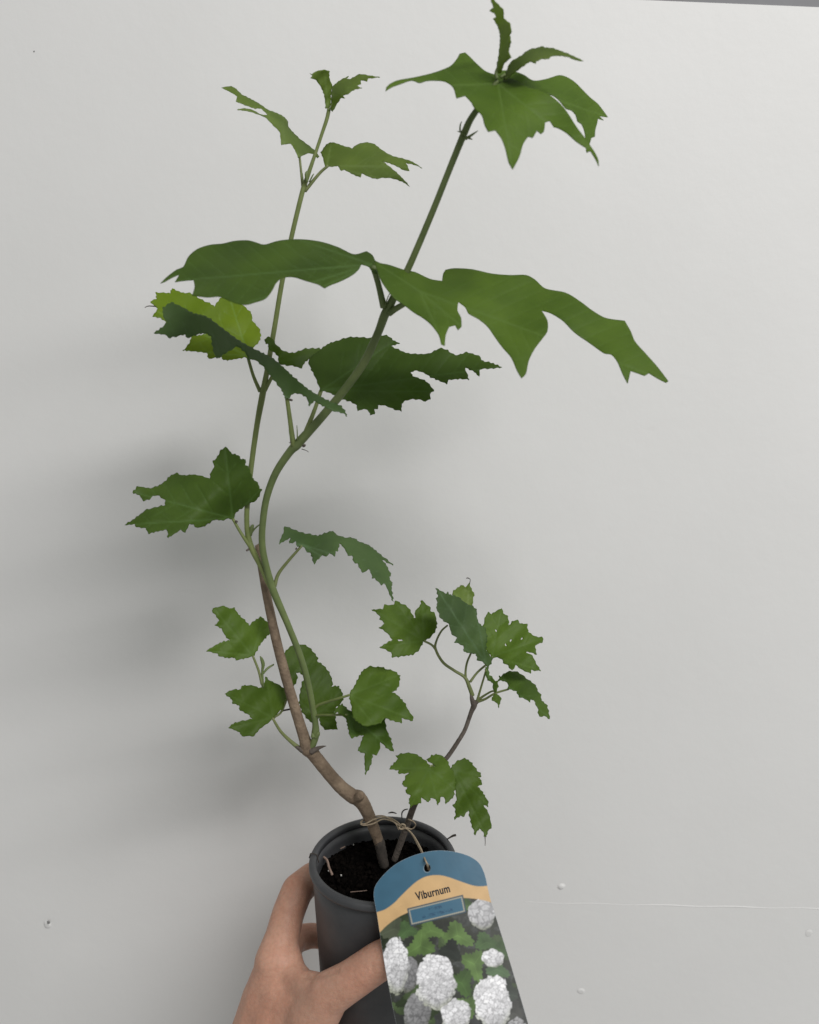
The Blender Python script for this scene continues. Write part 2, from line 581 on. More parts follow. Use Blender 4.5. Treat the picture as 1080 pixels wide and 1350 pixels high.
def serrate(poly, amp, period):
    """small irregular teeth along a closed outline"""
    area = 0.5 * np.sum(poly[:, 0] * np.roll(poly[:, 1], -1) - np.roll(poly[:, 0], -1) * poly[:, 1])
    sgn = 1.0 if area > 0 else -1.0
    P, S, run = [], [], 0.0
    n = len(poly)
    for i in range(n):
        a, b = poly[i], poly[(i + 1) % n]
        L = np.linalg.norm(b - a)
        m = max(1, int(round(L / 1.1)))
        for k in range(m):
            P.append(a + (b - a) * k / m)
            S.append(run + L * k / m)
        run += L
    P, S = np.array(P), np.array(S)
    e = np.roll(P, -1, 0) - np.roll(P, 1, 0)
    nrm = np.c_[e[:, 1], -e[:, 0]] * sgn
    nrm = nrm / (np.linalg.norm(nrm, axis=1)[:, None] + 1e-9)
    knots = [0.0]
    while knots[-1] < run:
        knots.append(knots[-1] + period * rng.uniform(0.6, 1.5))
    knots = np.array(knots)
    amps = rng.uniform(0.35, 1.2, len(knots))
    j = np.clip(np.searchsorted(knots, S, side='right') - 1, 0, len(knots) - 2)
    t = (S - knots[j]) / (knots[j + 1] - knots[j])
    saw = np.where(t < 0.72, (t / 0.72) ** 1.5, (1 - t) / 0.28)
    return P + nrm * (amp * amps[j] * (saw - 0.3))[:, None]


def leaf(tr, outline, ctrl, base, tips, mat, petiole=None, pmat=None, label=None, quilt=0.5, hair=None, teeth=1.7, holes=()):
    poly = refine([tr(p) for p in outline])
    if teeth:
        poly = serrate(poly, teeth, 7.5)
    c = [(*tr(p), p[2]) for p in ctrl]
    f = tps(c)
    lo, hi = poly.min(0), poly.max(0)
    st = 1.9
    gx, gy = np.meshgrid(np.arange(lo[0], hi[0], st), np.arange(lo[1], hi[1], st * 0.87))
    gx = gx + (np.arange(gx.shape[0]) % 2)[:, None] * st * 0.5
    g = np.c_[gx.ravel(), gy.ravel()]
    g = g + rng.uniform(-0.25, 0.25, g.shape)
    g = g[inside(poly, g)]
    g = g[edge_dist(poly, g) > 0.9]
    pts = np.r_[poly, g]
    n = len(poly)
    res = delaunay_2d_cdt([Vector(p) for p in pts], [(i, (i + 1) % n) for i in range(n)], [], 1, 1e-4)
    q = np.array([tuple(p) for p in res[0]])
    tris = res[2]
    d = f(q)
    # veins: midribs to each lobe tip with side veins
    b = np.array(tr(base), float)
    dv = np.full(len(q), 1e9)
    wv = np.ones(len(q)) * 1.0
    for t in tips:
        e = np.array(tr(t), float)
        L = np.linalg.norm(e - b)
        ax = (e - b) / (L + 1e-9)
        nx = np.array([-ax[1], ax[0]])
        dd, tt = seg_dist(q, b, e)
        dd = dd / (1.0 - 0.45 * tt)
        dv = np.minimum(dv, dd)
        ns = max(3, int(L / 24))
        for k in range(1, ns):
            s0 = b + ax * L * (k / ns) * 0.95
            for sd in (-1, 1):
                le = L * 0.36 * (1 - 0.55 * k / ns)
                s1 = s0 + (ax * 0.72 + nx * sd * 0.70) * le
                d2, _ = seg_dist(q, s0, s1)
                dv = np.minimum(dv, d2 * 1.6 + 0.9)
    vein = np.exp(-(dv / 1.25) ** 2)
    pw = np.exp(-(dv / 3.2) ** 2)
    # quilted blade: veins sunk, panels puffed up; a gentle random waviness
    sc = (hi - lo).max()
    ph = rng.uniform(0, 6.28, 4)
    wave = np.sin(q[:, 0] / sc * 9 + ph[0]) * np.cos(q[:, 1] / sc * 8 + ph[1]) + 0.5 * np.sin((q[:, 0] + q[:, 1]) / sc * 17 + ph[2])
    d = d + 0.85 * quilt * (pw * 0.9 - 0.3) + wave * 0.012 * sc
    verts = [unproj(q[i, 0], q[i, 1], d[i]) for i in range(len(q))]
    fs = []
    hc = [np.array(tr(h)) for h in holes]
    for t in tris:
        t = tuple(t)
        if hc and min(np.linalg.norm(q[list(t)].mean(0) - h) for h in hc) < 1.15:
            continue
        a, bb, cc = (verts[t[0]], verts[t[1]], verts[t[2]])
        fs.append(t if (bb - a).cross(cc - a).dot(CAM - a) > 0 else t[::-1])
    o = mesh_obj('leaf', verts, fs, LM[mat], plant)
    me = o.data
    me.materials.append(LU[mat])
    at = me.attributes.new('vein', 'FLOAT', 'POINT')
    at.data.foreach_set('value', (vein * 0.9).astype(np.float32))
    so = o.modifiers.new('blade_thickness', 'SOLIDIFY')
    so.thickness = 0.0003
    so.offset = -1
    so.material_offset = 1
    if label:
        o['label'] = label
    if petiole:
        px_tube('petiole', petiole, pmat or M_PET, o, 6, 10)
    if hair:
        px_tube('leaf_tip', hair, M_TWIG, o, 5, 6)
    return o


K1 = crop(480, 0, 3.0)
K2 = crop(270, 70, 3.6)
K3 = crop(190, 290, 3.0)
K4 = crop(470, 310, 1080 / 420)
K5 = crop(180, 360, 3.6)
K6 = crop(380, 420, 3.6)
K7 = crop(150, 570, 3.6)
K8 = crop(310, 660, 4.5)
K9 = crop(260, 780, 3.6)
K10 = crop(470, 750, 4.0)
K11 = crop(480, 960, 1080 / 210)

# --- crown of the thick front stem
leaf(K1, [(520, 280), (560, 278), (600, 283), (635, 297), (670, 318), (720, 312), (770, 297), (800, 303), (835, 325), (865, 355), (895, 385), (925, 410), (945, 435), (965, 463), (930, 458), (948, 475), (926, 468), (922, 490),
          (915, 515), (914, 540), (900, 545), (895, 562), (880, 600), (878, 570), (872, 520), (860, 490), (845, 480), (838, 455), (820, 436), (800, 430), (770, 395), (740, 375), (700, 372), (640, 385), (560, 370), (520, 330)],
     [(540, 310, 436), (770, 297, 452), (965, 463, 458), (880, 600, 440), (700, 350, 441)], (540, 320), [(965, 463), (885, 590)], 'mid', teeth=0)
leaf(K1, [(85, 360), (88, 345), (100, 333), (130, 318), (200, 305), (265, 290), (310, 275), (345, 258), (370, 228), (378, 212), (400, 207), (420, 225), (450, 255), (485, 283), (540, 300), (600, 318), (650, 345), (680, 352), (725, 370),
          (760, 395), (790, 425), (815, 460), (840, 500), (870, 540), (895, 575), (915, 605), (928, 635), (928, 660), (915, 630), (895, 597), (880, 603), (878, 585), (840, 560), (800, 525), (765, 505), (750, 502),
          (735, 478), (717, 483), (712, 520), (700, 530), (685, 517), (668, 545), (650, 540), (630, 570), (615, 620), (588, 670), (572, 640), (560, 590), (545, 550), (520, 515), (490, 520), (475, 490), (465, 455),
          (435, 425), (425, 405), (400, 378), (365, 388), (352, 345), (320, 322), (280, 318), (245, 320), (220, 328), (190, 318), (150, 330), (110, 345)],
     [(530, 325, 430), (85, 360, 425), (588, 670, 396), (928, 660, 405), (500, 430, 414), (400, 207, 447), (680, 380, 424), (350, 300, 434)], (530, 330), [(90, 350), (588, 665), (925, 650)], 'mid', teeth=0)
leaf(K1, [(496, -14), (515, 3), (535, 25), (550, 40), (552, 75), (575, 90), (582, 125), (576, 140), (580, 165), (572, 200), (580, 230), (555, 250), (540, 290), (522, 290), (525, 255), (530, 230), (535, 190), (537, 140), (528, 105), (510, 75), (522, 70), (515, 52), (496, 45), (502, 35), (512, 30), (503, 8)],
     [(530, 290, 432), (540, 100, 424), (498, -10, 414), (580, 150, 416), (530, 150, 428)], (530, 285), [(500, -8)], 'young', quilt=0.25, teeth=0.9)
leaf(K1, [(552, 315), (565, 275), (580, 245), (620, 220), (655, 195), (690, 188), (700, 182), (715, 187), (745, 190), (790, 205), (830, 222), (868, 240), (840, 237), (800, 222), (760, 219), (738, 222), (732, 232), (705, 232), (682, 240), (680, 250), (655, 242), (620, 267), (590, 290), (565, 312)],
     [(560, 305, 431), (700, 190, 428), (868, 240, 418), (690, 235, 415), (620, 240, 424)], (560, 308), [(860, 238)], 'young', quilt=0.25, teeth=0.9)
# --- top of the thin left stem
leaf(K2, [(80, 163), (125, 157), (150, 170), (175, 195), (215, 215), (260, 240), (300, 268), (345, 285), (380, 305), (395, 325), (398, 350), (420, 375), (450, 405), (490, 435), (520, 460), (545, 490), (535, 497), (515, 478), (490, 475), (465, 487),
          (445, 495), (430, 460), (410, 428), (365, 435), (362, 410), (358, 375), (340, 355), (315, 330), (290, 305), (250, 288), (210, 275), (155, 268), (180, 262), (225, 268), (265, 290), (302, 294), (268, 262), (240, 262), (200, 248), (148, 228), (155, 203), (125, 185)],
     [(455, 485, 514), (80, 163, 500), (155, 268, 486), (365, 435, 494), (395, 325, 526), (250, 240, 505)], (450, 488), [(85, 163), (160, 268), (540, 490)], 'young',
     [(K2((450, 490))[0], K2((450, 490))[1], 514, 3.2), (397, 225, 515, 3.2), (399, 246, 516, 3.8)], M_PET, quilt=0.35, teeth=0.7)
leaf(K2, [(548, 470), (558, 462), (575, 435), (605, 423), (650, 437), (700, 452), (720, 435), (770, 423), (810, 435), (845, 462), (890, 487), (940, 500), (985, 515), (1032, 545), (1000, 530), (955, 520), (972, 557), (950, 556), (920, 540), (880, 522),
          (841, 512), (880, 540), (920, 575), (950, 605), (973, 632), (940, 610), (890, 593), (850, 590), (805, 594), (745, 570), (738, 588), (705, 575), (662, 553), (648, 557), (630, 534), (600, 538), (570, 537), (562, 500), (555, 480)],
     [(590, 535, 514), (1032, 545, 506), (973, 632, 484), (605, 423, 530), (770, 423, 526), (738, 588, 492)], (580, 535), [(1025, 540), (970, 628), (600, 430)], 'young',
     [(K2((585, 535))[0], K2((585, 535))[1], 514, 3.6), (421, 229, 515, 4), (402, 252, 516, 5)], M_PET, quilt=0.45, teeth=0.8)
leaf(K2, [(498, 95), (512, 101), (525, 88), (570, 80), (592, 85), (593, 125), (605, 150), (600, 190), (598, 240), (592, 262), (575, 262), (572, 225), (570, 205), (555, 165), (530, 130), (503, 118), (512, 108)],
     [(585, 250, 508), (570, 80, 496), (500, 95, 489), (595, 120, 505)], (585, 258), [(570, 85), (505, 98)], 'young', quilt=0.2, teeth=0.8)
leaf(K2, [(598, 268), (603, 160), (640, 130), (682, 109), (672, 123), (692, 122), (735, 100), (780, 106), (830, 113), (775, 119), (770, 132), (742, 127), (740, 145), (720, 155), (745, 165), (710, 172), (680, 192), (655, 200), (665, 213), (645, 213), (630, 235), (605, 278)],
     [(602, 262, 507), (680, 110, 515), (830, 113, 505), (665, 212, 494), (690, 160, 503)], (602, 265), [(825, 113), (740, 163)], 'young', quilt=0.2, teeth=0.8)
# --- big pair in the middle of the thick stem
leaf(K3, [(65, 250), (90, 225), (130, 195), (155, 185), (175, 145), (210, 115), (260, 98), (310, 93), (360, 82), (410, 80), (440, 87), (475, 97), (530, 82), (590, 76), (650, 78), (710, 88), (770, 108), (830, 135), (880, 123), (905, 140), (918, 175), (925, 215),
          (903, 205), (890, 185), (860, 175), (850, 195), (820, 220), (770, 245), (735, 258), (715, 270), (690, 255), (640, 240), (590, 225), (550, 228), (525, 245), (505, 280), (480, 310), (440, 325), (395, 335), (340, 320), (300, 303), (250, 305), (190, 298), (200, 265), (195, 237), (155, 240), (122, 245), (140, 215), (110, 228), (80, 245)],
     [(905, 175, 463), (590, 76, 472), (410, 80, 466), (715, 270, 432), (395, 335, 420), (190, 298, 426), (65, 250, 440), (840, 165, 458), (550, 170, 449)], (900, 175), [(70, 245), (410, 325), (712, 262), (620, 80)], 'dark', teeth=0, petiole=
     [(K3((907, 185))[0], K3((907, 185))[1], 463.5, 8.5), (499, 375, 469, 8), (506, 405, 475, 9.5)], pmat=M_STEM)
leaf(K4, [(62, 85), (80, 94), (110, 100), (165, 118), (200, 125), (250, 148), (290, 155), (294, 130), (302, 117), (330, 112), (390, 115), (460, 130), (520, 135), (575, 135), (605, 150), (640, 180), (710, 195), (760, 225), (800, 255), (845, 280), (910, 290),
          (930, 325), (945, 360), (980, 400), (1020, 445), (1058, 495), (1050, 500), (1020, 485), (992, 468), (978, 477), (930, 460), (920, 503), (905, 475), (885, 430), (865, 405), (840, 400), (790, 365), (740, 330), (700, 290), (660, 265), (628, 255),
          (648, 290), (648, 325), (635, 345), (605, 385), (585, 425), (575, 470), (560, 485), (545, 460), (525, 415), (495, 380), (470, 345), (445, 310), (415, 285), (380, 265), (370, 245), (346, 226), (343, 255), (355, 280), (357, 310), (345, 322), (335, 305), (315, 310), (303, 340), (300, 375), (288, 370), (280, 340), (255, 305), (225, 280), (195, 262), (160, 235), (130, 215), (105, 185), (85, 155), (68, 110)],
     [(70, 95, 458), (200, 125, 468), (295, 375, 428), (345, 225, 455), (300, 118, 474), (575, 135, 478), (560, 485, 424), (640, 300, 450), (845, 280, 466), (1058, 495, 450), (920, 500, 438), (150, 200, 450)], (215, 190), [(295, 365), (560, 478), (1050, 492), (75, 100)], 'mid', teeth=0, petiole=
     [(555, 384, 461, 6), (537, 398, 467, 7), (522, 407, 473, 8), (513, 413, 476, 9)], pmat=M_STEM)
# --- dark leaf behind the thick stem
leaf(K6, [(95, 205), (110, 180), (150, 150), (190, 120), (240, 103), (280, 90), (340, 88), (400, 92), (440, 80), (475, 82), (495, 100), (530, 117), (485, 131), (520, 145), (560, 162), (610, 168), (670, 165), (700, 150), (725, 140), (755, 150), (785, 170), (815, 172), (840, 160), (880, 168), (915, 182), (917, 200),
          (965, 210), (1015, 230), (970, 236), (910, 238), (908, 276), (880, 250), (838, 230), (858, 288), (815, 285), (762, 290), (752, 309), (720, 295), (680, 278), (640, 255), (600, 245), (582, 255), (590, 272), (640, 290), (670, 310), (693, 346), (674, 348), (675, 380), (650, 393), (620, 382), (565, 385), (541, 400), (537, 438), (505, 430), (460, 412), (430, 408), (426, 425), (410, 430), (410, 454),
          (390, 454), (380, 435), (360, 427), (330, 438), (325, 410), (300, 395), (250, 378), (215, 360), (180, 345), (155, 345), (150, 330), (135, 290), (115, 250)],
     [(155, 345, 513), (95, 205, 524), (340, 88, 545), (475, 82, 548), (583, 255, 534), (537, 437, 513), (1015, 230, 530), (250, 378, 514), (725, 140, 543), (330, 230, 532)], (158, 340), [(1005, 230), (690, 345), (500, 110), (400, 445)], 'dark',
     [(K6((155, 345))[0], K6((155, 345))[1], 513, 5.5), (415, 540, 512, 5.5), (404, 568, 511, 7)], M_STEM2)
# --- yellow-green leaf, folded leaf in front, small curled leaf
leaf(K5, [(75, 205), (102, 170), (65, 135), (97, 120), (92, 92), (160, 95), (168, 72), (215, 92), (260, 97), (310, 127), (350, 145), (370, 158), (390, 130), (420, 95), (470, 105), (505, 150), (548, 195), (548, 222), (580, 260), (590, 300), (575, 335), (545, 360), (525, 398), (480, 405), (440, 412), (414, 411), (400, 393), (345, 408),
          (335, 378), (290, 372), (222, 367), (250, 335), (262, 300), (330, 290), (300, 270), (220, 260), (150, 240), (120, 215)],
     [(530, 400, 535), (70, 170, 522), (222, 367, 514), (450, 125, 548), (588, 290, 542), (345, 407, 520)], (530, 395), [(75, 170), (230, 365), (440, 110)], 'yellow',
     [(K5((528, 396))[0], K5((528, 396))[1], 535, 4), (334, 495, 537, 4.4), (343, 516, 537, 5.5)], M_STEM2, hair=[(206, 404, 522.5, 1.6), (196, 403.5, 521, 1.3), (191, 405.5, 520, 0.8)])
leaf(K5, [(610, 312), (625, 303), (642, 306), (660, 335), (700, 370), (745, 378), (800, 360), (870, 358), (910, 372), (880, 400), (850, 385), (815, 410), (797, 425), (785, 450), (770, 448), (750, 440), (700, 435), (675, 428), (672, 395), (650, 375), (628, 360), (625, 335), (612, 335)],
     [(660, 430, 529), (612, 312, 519), (900, 375, 546), (785, 450, 518), (740, 385, 534), (650, 350, 523)], (670, 420), [(620, 310), (790, 445), (900, 375)], 'mid',
     [(K5((672, 425))[0], K5((672, 425))[1], 530, 3.5), (360, 494, 534, 4.5), (349, 515, 537, 6)], M_STEM2, quilt=0.25)
leaf(K5, [(80, 285), (115, 262), (145, 235), (128, 205), (125, 165), (165, 137), (215, 160), (270, 190), (330, 205), (400, 255), (480, 315), (560, 360), (640, 400), (690, 440), (760, 505), (830, 560), (920, 610), (970, 630), (990, 655), (1000, 682), (982, 664), (940, 655), (880, 627), (845, 605), (820, 629), (808, 590), (770, 570), (740, 572), (722, 596), (705, 590),
          (690, 555), (640, 490), (600, 440), (560, 410), (528, 412), (525, 385), (480, 345), (430, 375), (383, 406), (366, 370), (355, 300), (330, 285), (290, 290), (242, 308), (230, 290), (150, 307), (142, 292)],
     [(720, 590, 509), (80, 285, 480), (400, 255, 506), (640, 400, 513), (165, 140, 494), (385, 405, 480), (1000, 680, 487), (820, 628, 492), (880, 600, 495), (600, 440, 503)], (715, 590), [(90, 283), (390, 400), (990, 670)], 'blue',
     [(K5((714, 590))[0], K5((714, 590))[1], 509, 5.5), (382, 550, 511, 6), (387, 588, 514, 7.5)], M_STEM2, quilt=0.4)
# --- left leaf half-way up and drooping leaf beside it
leaf(K7, [(50, 440), (90, 415), (130, 385), (150, 370), (200, 355), (245, 345), (243, 320), (215, 300), (190, 298), (170, 315), (138, 325), (125, 300), (88, 285), (115, 255), (150, 262), (190, 262), (240, 235), (270, 205), (300, 192), (330, 205), (370, 200), (410, 205), (457, 220), (460, 190), (475, 170), (472, 135), (490, 120), (505, 90), (530, 68), (545, 80), (560, 100), (590, 108), (605, 128), (626, 127), (625, 155), (645, 170),
          (650, 195), (665, 225), (685, 240), (690, 265), (704, 270), (690, 300), (680, 320), (640, 340), (600, 365), (575, 390), (572, 414), (545, 410), (510, 418), (480, 415), (455, 430), (420, 450), (386, 451), (380, 435), (360, 435), (340, 476), (318, 462), (290, 480), (258, 501), (255, 460), (205, 470), (163, 481), (155, 455), (105, 448), (100, 435)],
     [(570, 412, 541), (703, 270, 529), (530, 68, 536), (50, 440, 508), (88, 285, 524), (300, 192, 537), (258, 500, 505), (450, 320, 526)], (565, 408), [(60, 438), (95, 285), (530, 75), (695, 272)], 'dark',
     [(K7((566, 411))[0], K7((566, 411))[1], 541, 3.8), (318, 703, 541, 4.2), (331, 722, 543, 5.5)], M_STEM2)
leaf(K8, [(260, 258), (275, 215), (290, 180), (295, 150), (350, 172), (400, 190), (450, 200), (490, 207), (540, 190), (580, 178), (600, 200), (650, 218), (705, 222), (740, 245), (790, 262), (840, 300), (875, 330), (910, 355), (936, 383), (905, 365), (868, 345), (890, 372), (908, 400), (926, 447), (914, 452), (935, 500), (928, 510), (940, 598), (920, 560), (900, 510), (885, 490), (870, 499), (830, 460), (818, 460), (805, 420), (795, 405), (760, 429),
          (735, 390), (728, 370), (708, 370), (695, 325), (668, 321), (655, 290), (640, 270), (617, 252), (612, 295), (600, 298), (592, 329), (558, 310), (540, 333), (515, 320), (500, 342), (490, 345), (468, 379), (455, 330), (445, 305), (425, 306), (415, 280), (395, 268), (370, 273), (360, 240), (323, 254), (328, 218), (300, 235)],
     [(395, 275, 541), (295, 150, 548), (260, 258, 527), (468, 378, 521), (580, 178, 551), (592, 328, 524), (705, 222, 548), (935, 382, 544), (940, 598, 520), (760, 428, 523)], (400, 262), [(265, 252), (468, 370), (938, 590), (590, 320)], 'blue',
     [(K8((396, 268))[0], K8((396, 268))[1], 541, 3.2), (379, 741, 545, 4), (367, 757, 547, 4.6), (362, 773, 547, 5.5)], M_PET, quilt=0.4)
# --- lower left pair
leaf(K9, [(42, 282), (95, 250), (125, 237), (155, 232), (130, 205), (115, 175), (85, 160), (105, 140), (95, 120), (75, 100), (75, 78), (130, 68), (155, 82), (175, 75), (195, 105), (225, 135), (250, 160), (262, 145), (285, 130), (305, 118), (322, 135), (345, 150), (350, 190), (325, 220), (300, 250), (270, 305), (235, 315), (183, 326), (178, 312), (145, 315), (105, 305), (100, 295)],
     [(265, 305, 560), (42, 282, 545), (75, 78, 552), (320, 140, 572), (200, 200, 557)], (262, 302), [(50, 282), (85, 85), (315, 130)], 'mid',
     [(K9((264, 304))[0], K9((264, 304))[1], 560, 3), (341, 884, 561, 3.3), (345.5, 902, 562, 4)], M_PET)
leaf(K9, [(130, 485), (170, 465), (205, 466), (215, 446), (265, 445), (290, 455), (318, 458), (325, 405), (350, 425), (385, 440), (415, 465), (428, 510), (412, 545), (380, 580), (360, 603), (335, 625), (300, 650), (270, 686), (212, 686), (205, 670), (150, 645), (175, 625), (220, 612), (262, 605), (240, 580), (205, 565), (200, 540), (170, 531), (165, 510)],
     [(360, 600, 560), (130, 485, 541), (150, 645, 541), (325, 405, 567), (420, 510, 576), (280, 540, 554)], (358, 598), [(140, 485), (160, 645), (330, 415)], 'mid',
     [(K9((358, 600))[0], K9((358, 600))[1], 560, 3.2), (370, 964, 564, 4), (383, 977, 568, 5), (399, 990, 571, 7)], M_PET)
# --- leaf behind both stems and pair to its right
leaf(K9, [(400, 320), (420, 285), (450, 255), (490, 250), (525, 260), (555, 290), (577, 320), (566, 328), (600, 350), (630, 390), (643, 430), (640, 450), (670, 447), (692, 487), (690, 520), (660, 550), (652, 570), (666, 656), (640, 652), (625, 655), (605, 655), (585, 625), (580, 600), (545, 622), (520, 600), (495, 560), (485, 520), (490, 470), (500, 430), (512, 410), (490, 385), (470, 385), (477, 410), (462, 445), (440, 472), (420, 465), (405, 430), (398, 380)],
     [(450, 255, 590), (400, 320, 582), (643, 430, 588), (545, 622, 577), (440, 470, 577), (665, 655, 577), (540, 430, 585)], (560, 590), [(660, 640), (490, 265), (685, 490), (430, 460)], 'mid',
     [(K9((560, 590))[0], K9((560, 590))[1], 579, 3), (414, 955, 575, 3.5), (414, 966, 572, 4)], M_PET)
leaf(K9, [(650, 580), (658, 555), (688, 531), (715, 558), (745, 575), (800, 590), (860, 598), (892, 600), (895, 635), (905, 670), (920, 700), (933, 759), (905, 745), (870, 710), (866, 750), (850, 776), (833, 772), (825, 820), (800, 868), (795, 820), (795, 768), (763, 756), (780, 710), (790, 680), (760, 685), (730, 696), (715, 640), (705, 600), (668, 572)],
     [(700, 590, 557), (660, 565, 554), (730, 695, 542), (800, 867, 530), (932, 758, 541), (860, 600, 560), (800, 680, 551)], (715, 575), [(800, 860), (735, 690), (925, 750)], 'dark',
     [(K9((712, 585))[0], K9((712, 585))[1], 557, 2.8), (437, 942.5, 558, 3), (418, 943, 566, 3.4), (413, 946, 568, 4)], M_STEM2)
leaf(K9, [(722, 490), (745, 450), (765, 410), (790, 370), (830, 353), (850, 360), (870, 356), (905, 370), (930, 374), (963, 400), (960, 435), (945, 468), (922, 476), (950, 490), (990, 535), (1000, 560), (1026, 595), (1025, 613), (972, 600), (970, 623), (930, 612), (890, 597), (870, 622), (800, 640), (745, 600), (730, 530)],
     [(722, 490, 553), (830, 353, 571), (962, 400, 568), (1025, 612, 545), (860, 600, 541), (850, 470, 556)], (725, 490), [(1018, 605), (950, 400), (830, 620)], 'mid',
     [(K9((725, 490))[0], K9((725, 490))[1], 553, 3), (446, 921, 556, 3.4), (421, 929, 565, 3.8), (414, 935, 567, 4.2)], M_STEM2)
# --- right-hand shoot
leaf(K10, [(80, 215), (140, 211), (150, 189), (195, 191), (208, 165), (240, 185), (265, 195), (290, 230), (300, 255), (312, 258), (310, 220), (335, 195), (345, 161), (360, 180), (385, 200), (395, 225), (415, 235), (425, 290), (415, 330), (385, 365), (355, 383), (335, 420), (300, 450), (230, 462), (190, 466), (183, 440), (125, 412), (165, 388), (190, 375), (165, 340), (122, 310), (150, 286), (125, 265), (125, 250), (105, 230)],
     [(360, 380, 566), (80, 215, 554), (125, 412, 549), (345, 162, 577), (210, 165, 571), (425, 290, 573), (260, 310, 562)], (355, 378), [(90, 217), (135, 410), (345, 170), (208, 172)], 'mid',
     [(K10((357, 380))[0], K10((357, 380))[1], 566, 2.8), (569, 850, 566, 3), (574.5, 856, 566, 3.4)], M_PET, holes=((237, 378), (225, 377)))
leaf(K10, [(505, 130), (512, 118), (525, 105), (535, 100), (550, 85), (575, 95), (597, 75), (605, 105), (620, 125), (615, 165), (612, 200), (575, 215), (535, 175)],
     [(597, 75, 572), (505, 130, 566), (612, 200, 570), (550, 85, 577)], (585, 205), [(595, 80), (515, 125)], 'young', quilt=0.25, hair=[(619.3, 769, 572, 1.2), (620, 764, 572, 0.9), (617, 762, 572, 1.5), (615, 762.5, 572, 1.2)])
leaf(K10, [(685, 240), (700, 227), (712, 240), (740, 220), (767, 207), (777, 235), (800, 250), (804, 300), (825, 275), (850, 269), (862, 287), (900, 290), (905, 330), (950, 360), (975, 358), (988, 368), (980, 385), (942, 402), (951, 452), (920, 440), (888, 436), (930, 460), (943, 490), (973, 537), (922, 533), (917, 549), (880, 535), (840, 505), (822, 537), (800, 510), (772, 492), (768, 478), (750, 465), (720, 470), (690, 435), (660, 400), (665, 320)],
     [(715, 465, 566), (765, 208, 581), (985, 365, 570), (945, 535, 556), (822, 535, 552), (685, 240, 574), (830, 400, 566)], (716, 462), [(765, 215), (978, 370), (960, 530), (822, 525)], 'mid',
     [(K10((716, 464))[0], K10((716, 464))[1], 566, 2.8), (646, 872, 568, 2.8), (630, 886, 568, 3), (620, 899, 567, 3.6)], M_PET, holes=((735, 325), (815, 378), (872, 368), (788, 400)))
leaf(K10, [(420, 99), (440, 113), (475, 131), (483, 121), (490, 134), (510, 140), (540, 150), (575, 180), (610, 195), (635, 215), (637, 260), (650, 290), (680, 310), (690, 370), (683, 420), (700, 452), (718, 468), (710, 500), (690, 522), (680, 500), (640, 480), (632, 450), (600, 444), (568, 437), (565, 405), (518, 385), (532, 365), (500, 335), (490, 295), (440, 255), (437, 235), (420, 205), (430, 190), (422, 155), (432, 140)],
     [(690, 510, 559), (420, 100, 545), (635, 215, 562), (520, 385, 540), (690, 350, 559), (560, 290, 548)], (685, 500), [(425, 105), (630, 225), (525, 385)], 'blue',
     [(K10((480, 298))[0], K10((480, 298))[1], 556, 2.4), (582, 832, 560, 2.6), (575.5, 845, 564, 2.8), (574.5, 856, 566, 3.6), (584, 873, 567, 3.8), (599, 884, 567, 3.8), (613, 893, 567, 4.5), (619, 906, 567, 5.5), (623, 917, 568, 6)], M_PET, quilt=0.35)
leaf(K10, [(755, 560), (762, 568), (790, 545), (830, 539), (870, 555), (900, 580), (947, 615), (955, 640), (973, 665), (975, 690), (1005, 720), (1021, 792), (1000, 780), (990, 772), (965, 781), (955, 730), (935, 690), (920, 688), (915, 702), (890, 685), (855, 672), (845, 645), (800, 632), (800, 605), (780, 590), (750, 590)],
     [(800, 630, 561), (755, 560, 567), (870, 555, 571), (1020, 790, 545), (890, 685, 549)], (805, 625), [(1015, 780), (900, 690), (770, 570)], 'dark',
     [(K10((803, 634))[0], K10((803, 634))[1], 561, 2.6), (653, 914, 563, 2.8), (640, 921.5, 565, 3.2), (630, 925, 567, 4)], M_PET, quilt=0.3)
leaf(K10, [(678, 515), (695, 520), (702, 560), (720, 573), (727, 590), (746, 590), (745, 630), (731, 652), (722, 640), (718, 600), (692, 585), (682, 560)],
     [(680, 530, 557), (745, 592, 552), (730, 650, 547), (718, 590, 556)], (685, 530), [(728, 645)], 'dark',
     [(K10((684, 532))[0], K10((684, 532))[1], 557, 2.4), (637, 897, 561, 2.6), (632, 914, 565, 3), (629, 925, 567, 4)], M_PET, quilt=0.2)
leaf(K10, [(712, 690), (722, 665), (735, 654), (752, 666), (765, 685), (758, 705), (752, 732), (742, 706), (728, 698)],
     [(735, 660, 556), (712, 690, 550), (765, 685, 553), (752, 730, 545)], (737, 660), [(752, 722)], 'mid',
     [(K10((737, 660))[0], K10((737, 660))[1], 556, 2.4), (650, 911, 560, 2.4), (640, 916, 564, 2.8), (630, 923, 567, 3.6)], M_PET, quilt=0.2)
# --- low leaves over the pot
leaf(K11, [(590, 265), (630, 225), (685, 203), (720, 225), (745, 255), (770, 290), (792, 310), (796, 325), (775, 335), (797, 350), (796, 380), (768, 398), (795, 420), (820, 460), (843, 500), (841, 532), (798, 511), (830, 550), (850, 590), (868, 680), (845, 684), (830, 737), (815, 730), (810, 700), (780, 680), (755, 724), (740, 680), (728, 655), (715, 590), (705, 548), (690, 580), (670, 604), (655, 590), (615, 621), (620, 560), (605, 520), (627, 490), (622, 430), (612, 380), (595, 320)],
     [(600, 280, 564), (685, 203, 573), (790, 310, 567), (830, 735, 538), (615, 620, 543), (750, 480, 550), (680, 450, 556)], (605, 285), [(826, 725), (620, 610), (790, 325), (840, 520)], 'mid',
     None, hair=[(639.5, 1103, 538.5, 1.2), (639.8, 1110, 537, 1.0), (639.6, 1115, 536, 0.7)])
